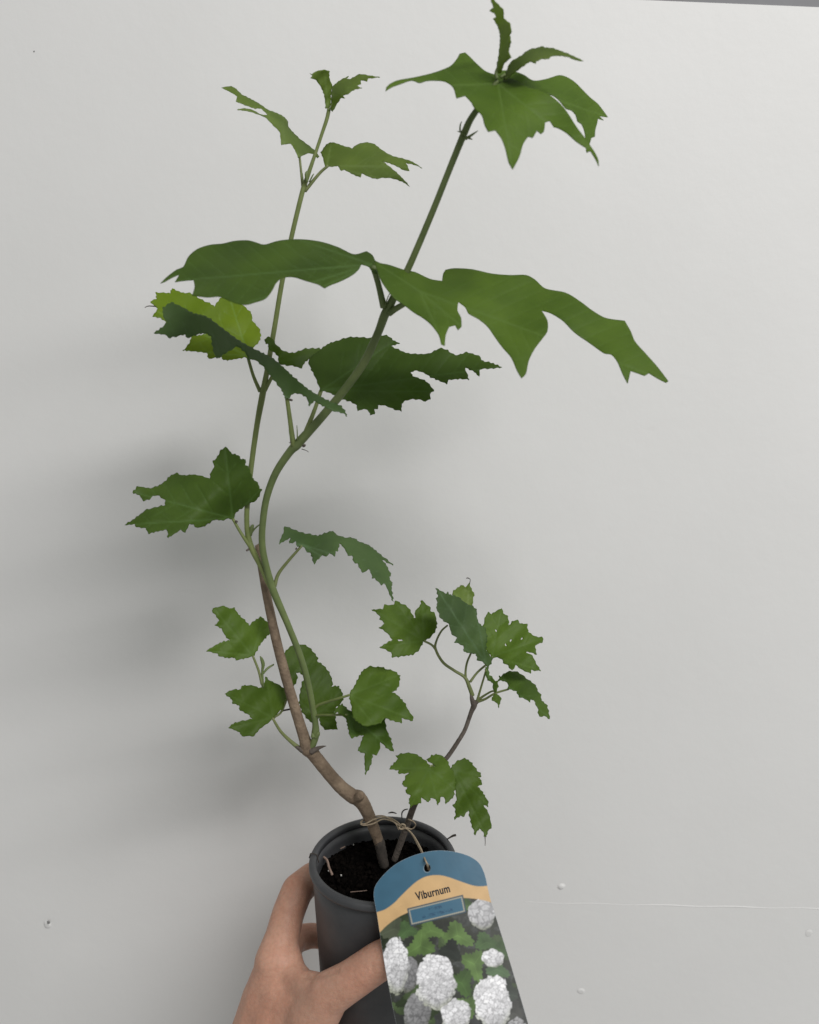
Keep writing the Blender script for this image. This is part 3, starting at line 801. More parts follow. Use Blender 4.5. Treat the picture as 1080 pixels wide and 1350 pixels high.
leaf(K11, [(170, 275), (200, 240), (230, 210), (219, 185), (265, 170), (330, 170), (360, 180), (395, 203), (425, 228), (450, 256), (492, 262), (460, 238), (420, 212), (440, 205), (455, 185), (505, 178), (540, 195), (570, 230), (584, 268), (610, 300), (620, 400), (612, 430), (610, 460), (555, 515), (545, 463), (520, 470), (503, 523), (485, 478), (450, 473), (440, 502), (410, 485), (390, 467), (386, 507), (350, 520), (325, 528), (315, 537), (305, 490), (315, 455), (280, 435), (292, 400), (255, 380), (275, 350), (285, 315), (318, 300), (238, 309), (235, 285)],
     [(395, 205, 571), (170, 275, 555), (315, 535, 538), (505, 178, 571), (503, 520, 545), (430, 300, 556), (600, 300, 561), (385, 480, 540), (400, 400, 543), (480, 350, 553)], (440, 270), [(180, 272), (318, 525), (503, 512), (520, 185), (600, 400)], 'mid',
     [(K11((445, 262))[0], K11((445, 262))[1], 562, 2.6), (580, 1005, 570, 3), (588, 1000, 573, 4)], M_PET)

# ---------------------------------------------------------------- stems
px_tube('woody_stem', [(505, 1136, 590, 12), (500, 1112, 588, 13), (493, 1092, 585, 15), (484, 1070, 583, 17), (478, 1059, 582, 19), (472, 1052, 581, 20.5), (464, 1049, 580, 19), (448, 1036, 578, 17.5), (428, 1013, 575, 17), (412, 993, 572, 17.5),
                       (405, 986, 571, 19), (402, 975, 570, 15.5), (394, 950, 569, 14), (380, 903, 566, 13.5), (367, 855, 562, 13), (357, 810, 559, 12), (349, 770, 557, 11), (343, 735, 555, 10), (341, 719, 554, 9.5)], M_BARK, plant, 6, 14, 0.05)
px_tube('stem_base', [(507, 1142, 590.5, 12), (503.5, 1126, 589, 13.6), (500.5, 1112, 588, 14.2), (498.5, 1107, 587.3, 13.2)], M_TWIG, plant, 6, 14, 0.12)
# swollen scar where an old twig was cut
px_tube('twig_scar', [(468, 1056, 580, 12), (474, 1050, 575, 12.5), (476, 1048, 573, 10), (476.5, 1047.5, 572, 6)], M_BARK, plant, 4, 10, 0.1)
px_tube('stem', [(409, 990, 570, 8.9), (415, 975, 569, 9.3), (416, 966, 569, 10.7), (416, 955, 568, 8.5), (413, 935, 567, 8.0), (406, 900, 563, 8.5), (396, 865, 559, 8.5), (379, 822, 553, 8.5), (361, 780, 547, 9.8), (352, 750, 543, 8.9), (346, 720, 539, 8.9), (346.5, 690, 534, 8.9), (352, 655, 528, 9.3), (364, 623, 522, 9.8), (382, 596, 517, 10.7),
                 (391, 587, 515, 12.5), (400, 577, 513, 12.0), (425, 549, 507, 11.1), (455, 513, 499, 10.7), (480, 478, 491, 10.7), (498, 440, 484, 10.7), (507, 416, 478, 12.0), (513, 405, 476, 11.6), (524, 382, 471, 9.3), (541, 348, 464, 8.9), (570, 280, 453, 8.5), (594, 220, 446, 8.5), (612, 176, 441, 9.3), (622, 155, 438, 8.5), (640, 130, 434, 7.1), (656, 106, 431.5, 5.3)], M_STEM, plant, 7, 14, 0.02)
px_tube('stem', [(361, 782, 548, 6), (354, 768, 546, 7.5), (343, 745, 545, 7), (333, 725, 543.5, 8), (328, 710, 543, 7.5), (325.5, 690, 542, 6.8), (326.5, 660, 541, 7), (332, 610, 540, 7), (339, 560, 538, 7.4), (346, 522, 537, 8.5), (352, 490, 535, 7), (362, 432, 530, 6.6), (372, 372, 525, 6.4), (385, 310, 520, 6.2), (398, 256, 516, 6.4), (402, 243, 515, 6), (414, 208, 512, 4.6), (424, 178, 510, 4.4), (431, 157, 508.5, 5), (434, 143, 507.5, 5)], M_STEM2, plant, 7, 12, 0.02)
px_tube('side_stem', [(520, 1134, 588, 8), (527, 1115, 585, 8.5), (536, 1090, 582, 8.5), (546, 1062, 578, 8.5), (560, 1035, 575, 7.5), (575, 1014, 574, 6.5), (590, 998, 573, 6), (603, 979, 571, 5.6), (613, 962, 570, 5.4), (621, 940, 569, 6), (625, 930, 568, 8), (624.5, 924, 568, 8)], M_BARK2, plant, 6, 12, 0.06)
px_tube('bud', [(624, 928, 568, 7), (622, 920, 567.5, 5.5), (621, 914, 567.5, 3)], M_BARK2, plant, 4, 8, 0.15)
px_tube('bud', [(625, 930, 568, 6), (629, 925, 567, 5), (631, 921, 566.5, 3)], M_BARK2, plant, 4, 8, 0.15)
# bud scales and short shoots at the big node
px_tube('bud', [(410, 991, 568, 9), (418, 987, 567, 6), (425, 984.5, 566, 3.2), (430, 983.5, 565, 0.8)], M_BARK2, plant, 4, 8)
px_tube('bud', [(416, 972, 568, 8), (419.5, 967, 567, 6), (421, 965, 566.5, 2)], M_STEM, plant, 4, 8)
px_tube('bud', [(413, 971, 567, 7), (412, 967, 566.5, 3)], M_STEM, plant, 4, 8)
px_tube('bud', [(402, 990, 569, 8), (395, 987, 568.5, 6), (390, 984, 568, 2)], M_BARK2, plant, 4, 8)
px_tube('twig', [(383, 908, 571, 2.5), (372, 937, 573, 3), (363, 945, 570, 2.6), (361, 948, 563, 2)], M_PET, plant, 4, 8)
px_tube('twig', [(393, 929, 578, 2), (386, 934, 574, 2.2), (372, 937, 573, 2.4)], M_TWIG, plant, 4, 8)
px_tube('shoot', [(348, 910, 566, 3), (346, 900, 563, 4.2), (346, 885, 561.5, 3.4), (347, 876, 561, 5), (345, 869, 560, 4), (343, 865, 559, 1)], M_STEM, plant, 5, 8)
px_tube('shoot', [(347, 888, 561.5, 2.6), (353, 881, 563, 3), (361, 876, 568, 2)], M_STEM, plant, 5, 8)
# stipules and hairs at the nodes
def stip(pts, mat=M_STEM):
    px_tube('stipule', pts, mat, plant, 4, 6)


px_tube('twig', [(621, 861, 561, 2.6), (616, 873, 564, 2.8), (614, 884, 566, 3), (614, 894, 567, 3.6)], M_PET, plant, 5, 8)
stip([(392, 580, 511, 2), (392, 570, 510, 1.6), (391.5, 561, 509, 1)])
stip([(384, 580, 511, 2), (382, 572, 510, 1.6), (381, 565, 509, 0.8)])
stip([(400, 588, 511, 4), (402, 587, 509, 3.4)], M_BARK2)
stip([(398, 592, 512, 1.4), (404, 594, 511, 1), (407, 596, 510.5, 0.7)], M_TWIG)
stip([(384, 583, 512, 1.2), (381, 584, 511, 0.7)], M_TWIG)
stip([(508, 403, 472, 1.6), (511, 393, 470, 1.4), (515, 385, 468, 1)])
stip([(612, 178, 439, 3), (607, 173, 437, 2.4), (607, 165, 436, 2), (609, 160, 435, 0.8)])
stip([(607, 174, 437, 2), (603, 173, 436, 0.8)])
stip([(614, 183, 439, 4), (622, 178, 436, 3), (630, 172.5, 434, 1)])
stip([(618, 182, 438, 3), (623, 184, 436, 1)])
stip([(400, 240, 513, 2.2), (399, 232, 512, 1.6), (399, 228, 511.5, 0.8)])
stip([(408, 240, 513, 2.2), (412, 232, 512, 1.8), (414, 229, 511.5, 0.8)])
stip([(405, 240, 512, 4), (404, 230, 511, 5), (406, 226, 511, 3)])
stip([(382.5, 527, 510, 3.4), (385, 527.5, 509, 3.2)], M_BARK2)
stip([(311, 687, 540, 3), (313, 688, 539, 2.6)], M_BARK2)
stip([(328, 724, 542, 3), (325, 726, 541, 2.6)], M_BARK2)
stip([(391, 723, 541, 2.6), (390, 724, 540, 2.2)], M_BARK2)
stip([(330, 706, 543, 5), (332, 696, 543, 6), (334, 692, 543, 3)])
stip([(331, 704, 543, 2.2), (336, 697, 543, 2.2), (342, 692, 543, 1.8), (350, 688, 543, 1.4)])
stip([(434, 146, 507, 3), (436, 142, 506, 2.4), (438, 136, 505, 1)])
stip([(655, 104, 430, 5), (654, 97, 430, 5), (655, 92, 431, 4)])
stip([(660, 102, 430, 4), (666, 98, 430, 4)])

# ---------------------------------------------------------------- plant tag
KT = crop(470, 1100, 4.5)
tagroot = empty('plant_tag', unproj(562, 1143, 532))
tag(tagroot, 'printed plant tag with blue top and white flower picture, tied on with twine', 'plant tag')


def tag_depth(px, py):
    return 524.0 - (py - 1190) * 0.165 - 0.02 * (px - 570) + 2.2 * (((px - 575 - (py - 1190) * 0.22) / 75.0) ** 2)


outline = [KT(p) for p in [(102, 350), (110, 310), (135, 270), (180, 220), (240, 172), (320, 132), (400, 107), (470, 96), (540, 97), (600, 107), (660, 125), (705, 150), (735, 180), (757, 225), (770, 270), (778, 310), (800, 400), (850, 560), (900, 720), (960, 920), (1020, 1125), (1110, 1430), (1085, 1460), (320, 1460), (295, 1430), (235, 1125), (205, 980), (170, 790), (140, 600), (120, 470), (105, 390)]]
tp = refine(outline, 1.2)
hole_c = np.array(KT((420, 200)))
hole = np.array([hole_c + np.array([math.cos(a) * 4.2 * 1.0, math.sin(a) * 5.2]) for a in np.linspace(0, 2 * math.pi, 25)[:-1]])
st = 0.62
lo, hi = tp.min(0), tp.max(0)
gx, gy = np.meshgrid(np.arange(lo[0], hi[0], st), np.arange(lo[1], min(hi[1], 1362), st))
g = np.c_[gx.ravel(), gy.ravel()]
gx2, gy2 = np.meshgrid(np.arange(lo[0], hi[0], 4), np.arange(1363, hi[1], 4))
g = np.r_[g, np.c_[gx2.ravel(), gy2.ravel()]]
g = g[inside(tp, g) & ~inside(hole, g)]
g = g[(edge_dist(tp[::2], g) > 0.45) & (np.linalg.norm(g - hole_c, axis=1) > 5.6)]
n0, n1 = len(tp), len(hole)
res = delaunay_2d_cdt([Vector(p) for p in np.r_[tp, hole, g]], [(i, (i + 1) % n0) for i in range(n0)] + [(n0 + i, n0 + (i + 1) % n1) for i in range(n1)], [], 2, 1e-5)
q = np.array([tuple(p) for p in res[0]])
dq = tag_depth(q[:, 0], q[:, 1])
tv = [unproj(q[i, 0], q[i, 1], dq[i]) for i in range(len(q))]
tf = []
for t in res[2]:
    c = q[list(t)].mean(0)
    if np.linalg.norm((c - hole_c) / np.array([4.2, 5.2])) < 0.97:
        continue
    a, b, c3 = (tv[k] for k in t)
    tf.append(tuple(t) if (b - a).cross(c3 - a).dot(CAM - a) > 0 else tuple(t)[::-1])

# --- the print, evaluated at each point of the card (crop units)
u = (q[:, 0] - 470) * 4.5
w = (q[:, 1] - 1100) * 4.5
uv = np.c_[u, w]


def worley(pts, cell, seed):
    r = np.random.default_rng(seed)
    ii = np.floor(pts / cell).astype(int)
    S = 400
    jit = r.uniform(0, 1, (S, S, 3))
    best = np.full(len(pts), 1e9); sec = best.copy(); val = np.zeros(len(pts)); ang = np.zeros(len(pts))
    for dx in (-1, 0, 1):
        for dy in (-1, 0, 1):
            c = ii + [dx, dy]
            j = jit[c[:, 0] % S, c[:, 1] % S]
            p = (c + j[:, :2]) * cell
            dd = np.linalg.norm(pts - p, axis=1)
            m = dd < best
            sec = np.where(m, best, np.minimum(sec, dd))
            val = np.where(m, j[:, 2], val)
            ang = np.where(m, np.arctan2(pts[:, 1] - p[:, 1], pts[:, 0] - p[:, 0]), ang)
            best = np.where(m, dd, best)
    return best / cell, sec / cell, val, ang


def vnoise(pts, cell, seed):
    r = np.random.default_rng(seed)
    S = 256
    t = r.uniform(0, 1, (S, S))
    p = pts / cell
    i = np.floor(p).astype(int); f = p - i
    f = f * f * (3 - 2 * f)
    a = t[i[:, 0] % S, i[:, 1] % S]; b = t[(i[:, 0] + 1) % S, i[:, 1] % S]
    c = t[i[:, 0] % S, (i[:, 1] + 1) % S]; d = t[(i[:, 0] + 1) % S, (i[:, 1] + 1) % S]
    return (a * (1 - f[:, 0]) + b * f[:, 0]) * (1 - f[:, 1]) + (c * (1 - f[:, 0]) + d * f[:, 0]) * f[:, 1]


acc = np.zeros((len(q), 3))
u0, w0 = u.copy(), w.copy()
JIT = [(0.0, 0.0), (3.0, 1.2), (-1.2, 3.0), (-3.0, -1.2), (1.2, -3.0)]
for ju, jw in JIT:
    u, w = u0 + ju, w0 + jw
    uv = np.c_[u, w]
    colr = np.zeros((len(q), 3))
    n_a = vnoise(uv, 90, 1); n_b = vnoise(uv, 35, 2); n_c = vnoise(uv, 12, 3)
    # photo area: dark foliage backdrop
    mixn = (0.5 * n_a + 0.35 * n_b + 0.15 * n_c)[:, None]
    colr[:] = (1 - mixn) * np.array([0.012, 0.014, 0.013]) + mixn * np.array([0.060, 0.068, 0.048])
    colr = np.where((n_b > 0.62)[:, None], np.array([0.055, 0.060, 0.055]) * (0.6 + 0.8 * n_c[:, None]), colr)
    low = np.clip((w - 850) / 300, 0, 1)[:, None]
    colr = colr * (1 - 0.5 * low) + np.array([0.035, 0.036, 0.040]) * 0.5 * low


    def blob(cx, cy, rx, ry, wob=0.16, seed=0):
        dx, dy = (u - cx) / rx, (w - cy) / ry
        a = np.arctan2(dy, dx)
        r = np.hypot(dx, dy)
        r = r + wob * (vnoise(uv, max(rx, ry) * 0.32, 50 + seed) - 0.5) * 1.6
        return r


    def leafprint(cx, cy, rx, ry, rot, base, seed):
        global colr
        c, s = math.cos(rot), math.sin(rot)
        dx, dy = (u - cx), (w - cy)
        X, Y = (c * dx + s * dy) / rx, (-s * dx + c * dy) / ry
        a = np.arctan2(Y, X); r = np.hypot(X, Y)
        edge = 0.78 + 0.20 * np.cos(3 * a) + 0.06 * np.cos(17 * a + seed)
        m = r < edge
        vein = np.minimum(np.abs(np.sin(1.5 * a)) * r, 0.3) < 0.025
        sh = (0.75 + 0.5 * vnoise(uv, 40, 80 + seed) + 0.15 * np.cos(a - 1))[:, None]
        col = np.array(base) * sh
        col = np.where(vein[:, None], col * 1.35, col)
        colr = np.where(m[:, None], col, colr)


    GREEN, GREEN2, GREEN3 = (0.105, 0.180, 0.050), (0.062, 0.115, 0.040), (0.120, 0.150, 0.075)
    fr = np.random.default_rng(5)
    for k in range(46):
        g_ = fr.uniform(0.25, 1.0)
        leafprint(fr.uniform(120, 960), fr.uniform(470, 1250), fr.uniform(35, 75), fr.uniform(30, 60), fr.uniform(0, 6.28), (0.075 * g_, 0.115 * g_, 0.045 * g_), 20 + k)
    leafprint(225, 560, 95, 90, 0.6, (0.075, 0.09, 0.055), 1)
    leafprint(300, 570, 70, 60, 0.2, GREEN2, 2)
    leafprint(770, 640, 90, 60, 0.3, GREEN2, 7)
    leafprint(835, 800, 85, 60, 0.5, (0.075, 0.13, 0.06), 8)
    leafprint(850, 680, 60, 60, 1.0, GREEN2, 17)
    leafprint(440, 570, 90, 60, 0.3, GREEN, 3)
    leafprint(600, 600, 110, 80, 0.5, GREEN, 4)
    leafprint(380, 660, 105, 85, 2.6, GREEN, 5)
    leafprint(700, 770, 110, 75, 1.3, GREEN, 6)
    leafprint(560, 690, 80, 70, 0.8, (0.02, 0.026, 0.02), 12)
    leafprint(625, 880, 95, 85, 1.1, (0.06, 0.115, 0.03), 9)
    leafprint(660, 1020, 80, 75, 1.4, GREEN, 10)
    leafprint(900, 950, 60, 110, 0.2, (0.035, 0.045, 0.035), 11)
    leafprint(660, 420, 45, 45, 0.2, GREEN2, 15)
    leafprint(930, 1060, 55, 90, 0.5, (0.06, 0.062, 0.055), 16)


    def flower(cx, cy, rx, ry, bright, seed, cell=26):
        global colr
        r = blob(cx, cy, rx, ry, 0.12, seed)
        pw = uv + 15 * np.c_[vnoise(uv, 22, 90 + seed) - .5, vnoise(uv, 22, 190 + seed) - .5]
        f1, f2, val, ang = worley(pw, cell, 300 + seed)
        petal = np.clip((0.56 + 0.20 * np.cos(5 * ang + val * 6.0) - f1) * 7.0 + 0.5, 0, 1) * np.clip((f2 - f1) * 5.0, 0, 1)
        eye = np.exp(-(f1 / 0.12) ** 2)
        # paler towards the upper left of each ball, as the flowers were photographed
        sh = 0.92 - 0.34 * np.clip(((u - cx) / rx * 0.35 + (w - cy) / ry * 0.75 + 0.3), 0, 1.1)
        c = bright * sh * (0.56 + 0.30 * petal + 0.30 * (val - 0.3) * petal - 0.10 * eye) * (0.84 + 0.30 * vnoise(uv, 30, 400 + seed))
        col = c[:, None] * np.array([0.98, 0.98, 1.0])
        tint = np.clip((r - 0.72) / 0.28, 0, 1)[:, None] * np.clip(((w - cy) / ry), 0, 1)[:, None]
        col = col * (1 - 0.35 * tint * np.array([0.8, 0.7, 1.2]))
        # ragged petal edge
        m = (r + 0.14 * (val - 0.5)) < 1.0
        colr = np.where(m[:, None], col, colr)


    flower(360, 1060, 80, 120, 0.40, 1, 30)
    flower(745, 470, 82, 92, 0.72, 2, 40)
    flower(300, 830, 70, 110, 0.38, 3, 26)
    flower(232, 775, 78, 165, 1.08, 4)
    flower(470, 870, 118, 165, 1.12, 5)
    flower(810, 735, 66, 52, 1.0, 6, 24)
    flower(590, 1075, 90, 95, 1.05, 7)
    flower(808, 1000, 110, 165, 1.12, 8)
    flower(950, 1250, 110, 160, 0.5, 9)
    flower(560, 1330, 110, 140, 0.6, 10)

    # tan wave, blue head
    wave = catmull([(60, 480), (120, 462), (170, 445), (220, 410), (260, 370), (300, 330), (350, 285), (400, 255), (450, 243), (500, 243), (550, 255), (620, 280), (690, 303), (740, 308), (800, 303), (850, 300)], 6)
    low_e = catmull([(60, 650), (138, 583), (170, 550), (220, 510), (270, 480), (330, 455), (450, 415), (560, 385), (640, 378), (680, 380), (740, 388), (800, 404), (860, 425)], 6)
    wx, wy = np.array(wave).T
    lx, ly = np.array(low_e).T
    w_up = np.interp(u, wx, wy)
    w_lo = np.interp(u, lx, ly)
    tan = np.array([0.64, 0.42, 0.20]); blue = np.array([0.046, 0.130, 0.200])
    tn = (0.93 + 0.14 * vnoise(uv, 60, 21) - 0.04 * (vnoise(uv, 6, 22)))[:, None]
    speck = (vnoise(uv, 7, 23) > 0.965)[:, None]
    is_tan = ((w < w_lo) & (w >= w_up))[:, None]
    colr = np.where(is_tan, tan * tn * np.where(speck, 0.75, 1.0), colr)
    is_blue = (w < w_up)[:, None]
    colr = np.where(is_blue, blue * (0.94 + 0.12 * vnoise(uv, 50, 24))[:, None], colr)
    # title box
    B0, B1, B2 = np.array([300.0, 440]), np.array([632.0, 358]), np.array([322.0, 545])
    ex, ey = B1 - B0, B2 - B0
    Mx = np.linalg.inv(np.c_[ex, ey])
    st_ = (uv - B0) @ Mx.T
    lxp, lyp = np.linalg.norm(ex), np.linalg.norm(ey)
    dbox = np.minimum.reduce([st_[:, 0] * lxp, (1 - st_[:, 0]) * lxp, st_[:, 1] * lyp, (1 - st_[:, 1]) * lyp])
    colr = np.where((dbox > 0)[:, None], np.array([0.045, 0.075, 0.105]), colr)
    colr = np.where((dbox > 8)[:, None], np.array([0.40, 0.38, 0.30]), colr)
    colr = np.where((dbox > 14.5)[:, None], blue * 1.05, colr)
    # worn, unreadable small print in two lines
    sx, sy = st_[:, 0] * lxp, st_[:, 1] * lyp
    ink = vnoise(np.c_[sx, sy], 5.5, 31) * 0.6 + vnoise(np.c_[sx, sy * 0.6], 9, 32) * 0.4
    l1 = (np.abs(sy - 38) < 9) & (sx > 125) & (sx < 205)
    l2 = (np.abs(sy - 70) < 9) & (sx > 75) & (sx < 265)
    colr = np.where(((l1 | l2) & (ink > 0.5))[:, None], blue * np.array([0.55, 0.62, 0.72]), colr)
    acc += colr
colr = acc / len(JIT)
u, w = u0, w0
# pale cut edge of the card
ed = edge_dist(tp[::2], q)
colr = np.where((ed < 0.5)[:, None], colr * 0.5 + 0.5 * np.array([0.42, 0.44, 0.46]), colr)
ring = np.linalg.norm((q - hole_c) / np.array([4.2, 5.2]), axis=1)
colr = np.where((ring < 1.25)[:, None], colr * 0.5 + np.array([0.12, 0.14, 0.15]), colr)


def print_mat():
    m, nt, b = new_mat('printed_card')
    at = nd(nt, 'ShaderNodeAttribute', attribute_name='print')
    nt.links.new(at.outputs['Color'], b.inputs['Base Color'])
    b.inputs['Roughness'].default_value = 0.42
    b.inputs['Specular IOR Level'].default_value = 0.4
    tc = nd(nt, 'ShaderNodeTexCoord')
    nz = nd(nt, 'ShaderNodeTexNoise', Scale=150.0, Detail=3.0)
    nt.links.new(tc.outputs['Object'], nz.inputs['Vector'])
    bp = nd(nt, 'ShaderNodeBump', Strength=0.08, Distance=0.001)
    nt.links.new(nz.outputs[0], bp.inputs['Height'])
    nt.links.new(bp.outputs[0], b.inputs['Normal'])
    return m


card = mesh_obj('printed_card', tv, tf, print_mat(), tagroot)
ca = card.data.attributes.new('print', 'FLOAT_COLOR', 'POINT')
ca.data.foreach_set('color', np.c_[np.clip(colr, 0, 1), np.ones(len(q))].astype(np.float32).ravel())
so = card.modifiers.new('card_thickness', 'SOLIDIFY')
so.thickness = 0.0004
so.offset = -1

# lettering
M_INK, _, b_ = new_mat('dark_ink')
b_.inputs['Base Color'].default_value = (0.018, 0.012, 0.010, 1)
b_.inputs['Roughness'].default_value = 0.5
fc = bpy.data.curves.new('lettering', 'FONT')
fc.body = 'Viburnum'
fc.size = 1.0
fc.offset = 0.028
fc.space_character = 1.07
fc.extrude = 0.0
fo = bpy.data.objects.new('lettering_tmp', fc)
COL.objects.link(fo)
dg = bpy.context.evaluated_depsgraph_get()
dg.update()
tm = bpy.data.meshes.new_from_object(fo.evaluated_get(dg))
bpy.data.objects.remove(fo)
bm = bmesh.new(); bm.from_mesh(tm)
xs = [v_.co.x for v_ in bm.verts]
x0, x1 = min(xs), max(xs)
cap = 0.70
p0, p1 = np.array(KT((357, 391))), np.array(KT((558, 340)))
axx = (p1 - p0)
nup = np.array(KT((345, 345))) - np.array(KT((357, 391)))
for v_ in bm.verts:
    s = (v_.co.x - x0) / (x1 - x0)
    t = v_.co.y / cap
    pp = p0 + axx * s + nup * t * 0.98
    v_.co = unproj(pp[0], pp[1], tag_depth(pp[0], pp[1]) - 0.12)
me = bpy.data.meshes.new('lettering')
bm.to_mesh(me); bm.free()
me.materials.append(M_INK)
let = bpy.data.objects.new('lettering', me)
COL.objects.link(let)
let.parent = tagroot
let.matrix_parent_inverse = tagroot.matrix_basis.inverted()
let['label'] = 'dark brown word Viburnum printed on the tan band'

# twine: loop round the woody stem, knot, strand down to the hole
def twine(pts, dia=3.0):
    px_tube('twine', [(a, b, d, dia * 0.68) for a, b, d in pts], M_TWINE, tagroot, 6, 8, 0.12)


twine([(564.5, 1146, 541), (563.5, 1141, 532.5), (562.3, 1137, 530.2), (560, 1132, 533), (554, 1117, 548), (546, 1103, 562), (538, 1094, 571), (530, 1090, 574)], 3.4)
twine([(566, 1147, 541), (564, 1140, 532), (561.5, 1135, 531.6), (557, 1126, 541), (549, 1110, 556), (541, 1097, 569), (532, 1089, 575)], 2.8)
twine([(530, 1089, 575), (520, 1081, 577), (508, 1077, 578), (494, 1080, 576), (482, 1086, 574), (476, 1085, 576), (478, 1082, 583), (488, 1080, 592)], 2.6)
twine([(529, 1090, 574), (518, 1083, 576), (505, 1080, 577), (492, 1086, 574), (480, 1088, 574), (475.5, 1085.5, 577), (480, 1081, 588)], 2.6)
twine([(526, 1094, 574), (522, 1086, 575), (515, 1080, 577), (505, 1075.5, 579), (494, 1076, 582), (487, 1077, 590)], 2.4)
twine([(526, 1089, 573), (530, 1086.5, 572), (534, 1088, 572), (533, 1092, 573), (528, 1093, 573), (526, 1090, 574)], 3.2)
twine([(538, 1080, 574), (545, 1083, 574), (548, 1088, 576), (543, 1093, 578), (536, 1091, 576)], 2.4)

# ---------------------------------------------------------------- hand
def capsule_chain(bm, pts, n=14):
    """pts: (px,py,d,r_mm) chain -> overlapping tapered capsules"""
    P = [(unproj(a, b, d), r / 1000.0) for a, b, d, r in pts]
    for (a, ra), (b, rb) in zip(P[:-1], P[1:]):
        ax = b - a
        L = ax.length
        z = ax.normalized()
        x = z.cross(Vector((0.2, 0.3, 0.93))).normalized(); y = z.cross(x)
        rings = []
        prof = [(-ra * math.cos(t), ra * math.sin(t)) for t in np.linspace(0.02, math.pi / 2, 6)]
        prof += [(L * t, ra + (rb - ra) * t) for t in (0.25, 0.5, 0.75)]
        prof += [(L + rb * math.sin(t), rb * math.cos(t)) for t in np.linspace(0, math.pi / 2 - 0.02, 6)]
        for h, r in prof:
            rings.append([bm.verts.new(a + z * h + x * (r * math.cos(2 * math.pi * k / n)) + y * (r * math.sin(2 * math.pi * k / n))) for k in range(n)])
        for r0, r1 in zip(rings[:-1], rings[1:]):
            for k in range(n):
                bm.faces.new((r0[k], r0[(k + 1) % n], r1[(k + 1) % n], r1[k]))
        bm.faces.new(rings[0][::-1]); bm.faces.new(rings[-1])


bm = bmesh.new()
chains = [
    # index, middle, ring, little finger
    [(362, 1268, 578, 14.0), (372, 1236, 588, 12.3), (380, 1204, 598, 11.6), (392, 1174, 606, 11.6), (412, 1156, 624, 10.6), (440, 1146, 641, 8.6), (470, 1150, 646, 7.4)],
    [(358, 1300, 596, 14.0), (372, 1262, 612, 11.6), (388, 1238, 628, 10.2), (412, 1233, 640, 9.0), (440, 1238, 647, 8.4), (475, 1243, 652, 7.4)],
    [(358, 1350, 606, 13.0), (376, 1325, 628, 11.0), (402, 1316, 646, 9.6), (438, 1316, 656, 8.6), (474, 1318, 658, 7.4)],
    [(362, 1400, 610, 12.0), (380, 1388, 630, 9.6), (406, 1384, 646, 8.4), (438, 1386, 656, 7.6), (464, 1390, 658, 6.6)],
    # thumb
    [(396, 1378, 560, 19.0), (414, 1338, 551, 17.0), (434, 1310, 543, 14.0), (462, 1293, 536, 12.4), (500, 1267, 531, 11.9), (530, 1252, 527.5, 11.2), (556, 1243, 526, 9.0)],
    # palm and back of the hand
    [(332, 1470, 580, 28), (350, 1380, 580, 27.5), (358, 1322, 580, 21.5), (367, 1268, 579, 15.0)],
    [(372, 1470, 585, 27), (378, 1390, 585, 26), (368, 1320, 590, 19), (360, 1290, 598, 15)],
    [(390, 1420, 568, 26), (386, 1362, 566, 23), (386, 1325, 567, 18)],
    [(366, 1430, 570, 26), (370, 1360, 570, 24), (372, 1310, 572, 17)],
    [(372, 1480, 600, 24), (364, 1400, 603, 18), (360, 1350, 604, 15)],
    # web between thumb and index finger
    [(378, 1262, 579, 10.5), (384, 1284, 573, 10.5), (398, 1300, 562, 10.5), (418, 1306, 550, 11.0)],
    [(372, 1285, 578, 15), (385, 1312, 570, 16), (405, 1330, 558, 16)],
    # forearm
    [(352, 1470, 583, 29), (330, 1620, 560, 31), (318, 1760, 530, 34)],
]
for c in chains:
    capsule_chain(bm, c)
me = bpy.data.meshes.new('hand_raw')
bm.to_mesh(me); bm.free()
raw = bpy.data.objects.new('hand_raw', me)
COL.objects.link(raw)
rm = raw.modifiers.new('r', 'REMESH'); rm.mode = 'VOXEL'; rm.voxel_size = 0.0013
sm = raw.modifiers.new('s', 'SMOOTH'); sm.factor = 0.5; sm.iterations = 22
dg = bpy.context.evaluated_depsgraph_get(); dg.update()
hm = bpy.data.meshes.new_from_object(raw.evaluated_get(dg))
bpy.data.objects.remove(raw)
hm.name = 'hand'
nv = len(hm.vertices)
co = np.empty(nv * 3, np.float32); hm.vertices.foreach_get('co', co); co = co.reshape(-1, 3).astype(float)
no = np.empty(nv * 3, np.float32); hm.vertices.foreach_get('normal', no); no = no.reshape(-1, 3).astype(float)


def crease(pts, depth, width):
    P = catmull(pts, 8)
    P = np.array([tuple(unproj(*p)) for p in P])
    d = np.full(nv, 1e9)
    for a, b in zip(P[:-1], P[1:]):
        ab = b - a
        t = np.clip(((co - a) @ ab) / (ab @ ab), 0, 1)
        d = np.minimum(d, np.linalg.norm(co - (a + t[:, None] * ab), axis=1))
    return -depth * np.exp(-(d / width) ** 2)


disp = np.zeros(nv)
disp += crease([(386, 1244, 572), (389, 1262, 566), (396, 1280, 558), (408, 1289, 549)], 0.0012, 0.0016)
disp += crease([(392, 1238, 574), (396, 1258, 568), (404, 1276, 556)], 0.0009, 0.0014)
disp += crease([(400, 1286, 553), (420, 1287, 541), (445, 1280, 532)], 0.0009, 0.0016)
disp += crease([(483, 1254, 524), (487, 1268, 519), (492, 1280, 521)], 0.0007, 0.0013)
disp += crease([(478, 1258, 525), (481, 1271, 520), (486, 1284, 523)], 0.0005, 0.0011)
disp += crease([(368, 1176, 598), (380, 1180, 595), (394, 1182, 597)], 0.0009, 0.0013)
disp += crease([(366, 1186, 598), (378, 1190, 595), (392, 1192, 597)], 0.0006, 0.0012)
disp += crease([(370, 1168, 600), (382, 1170, 597), (394, 1172, 599)], 0.0009, 0.0012)
co2 = co + no * disp[:, None]
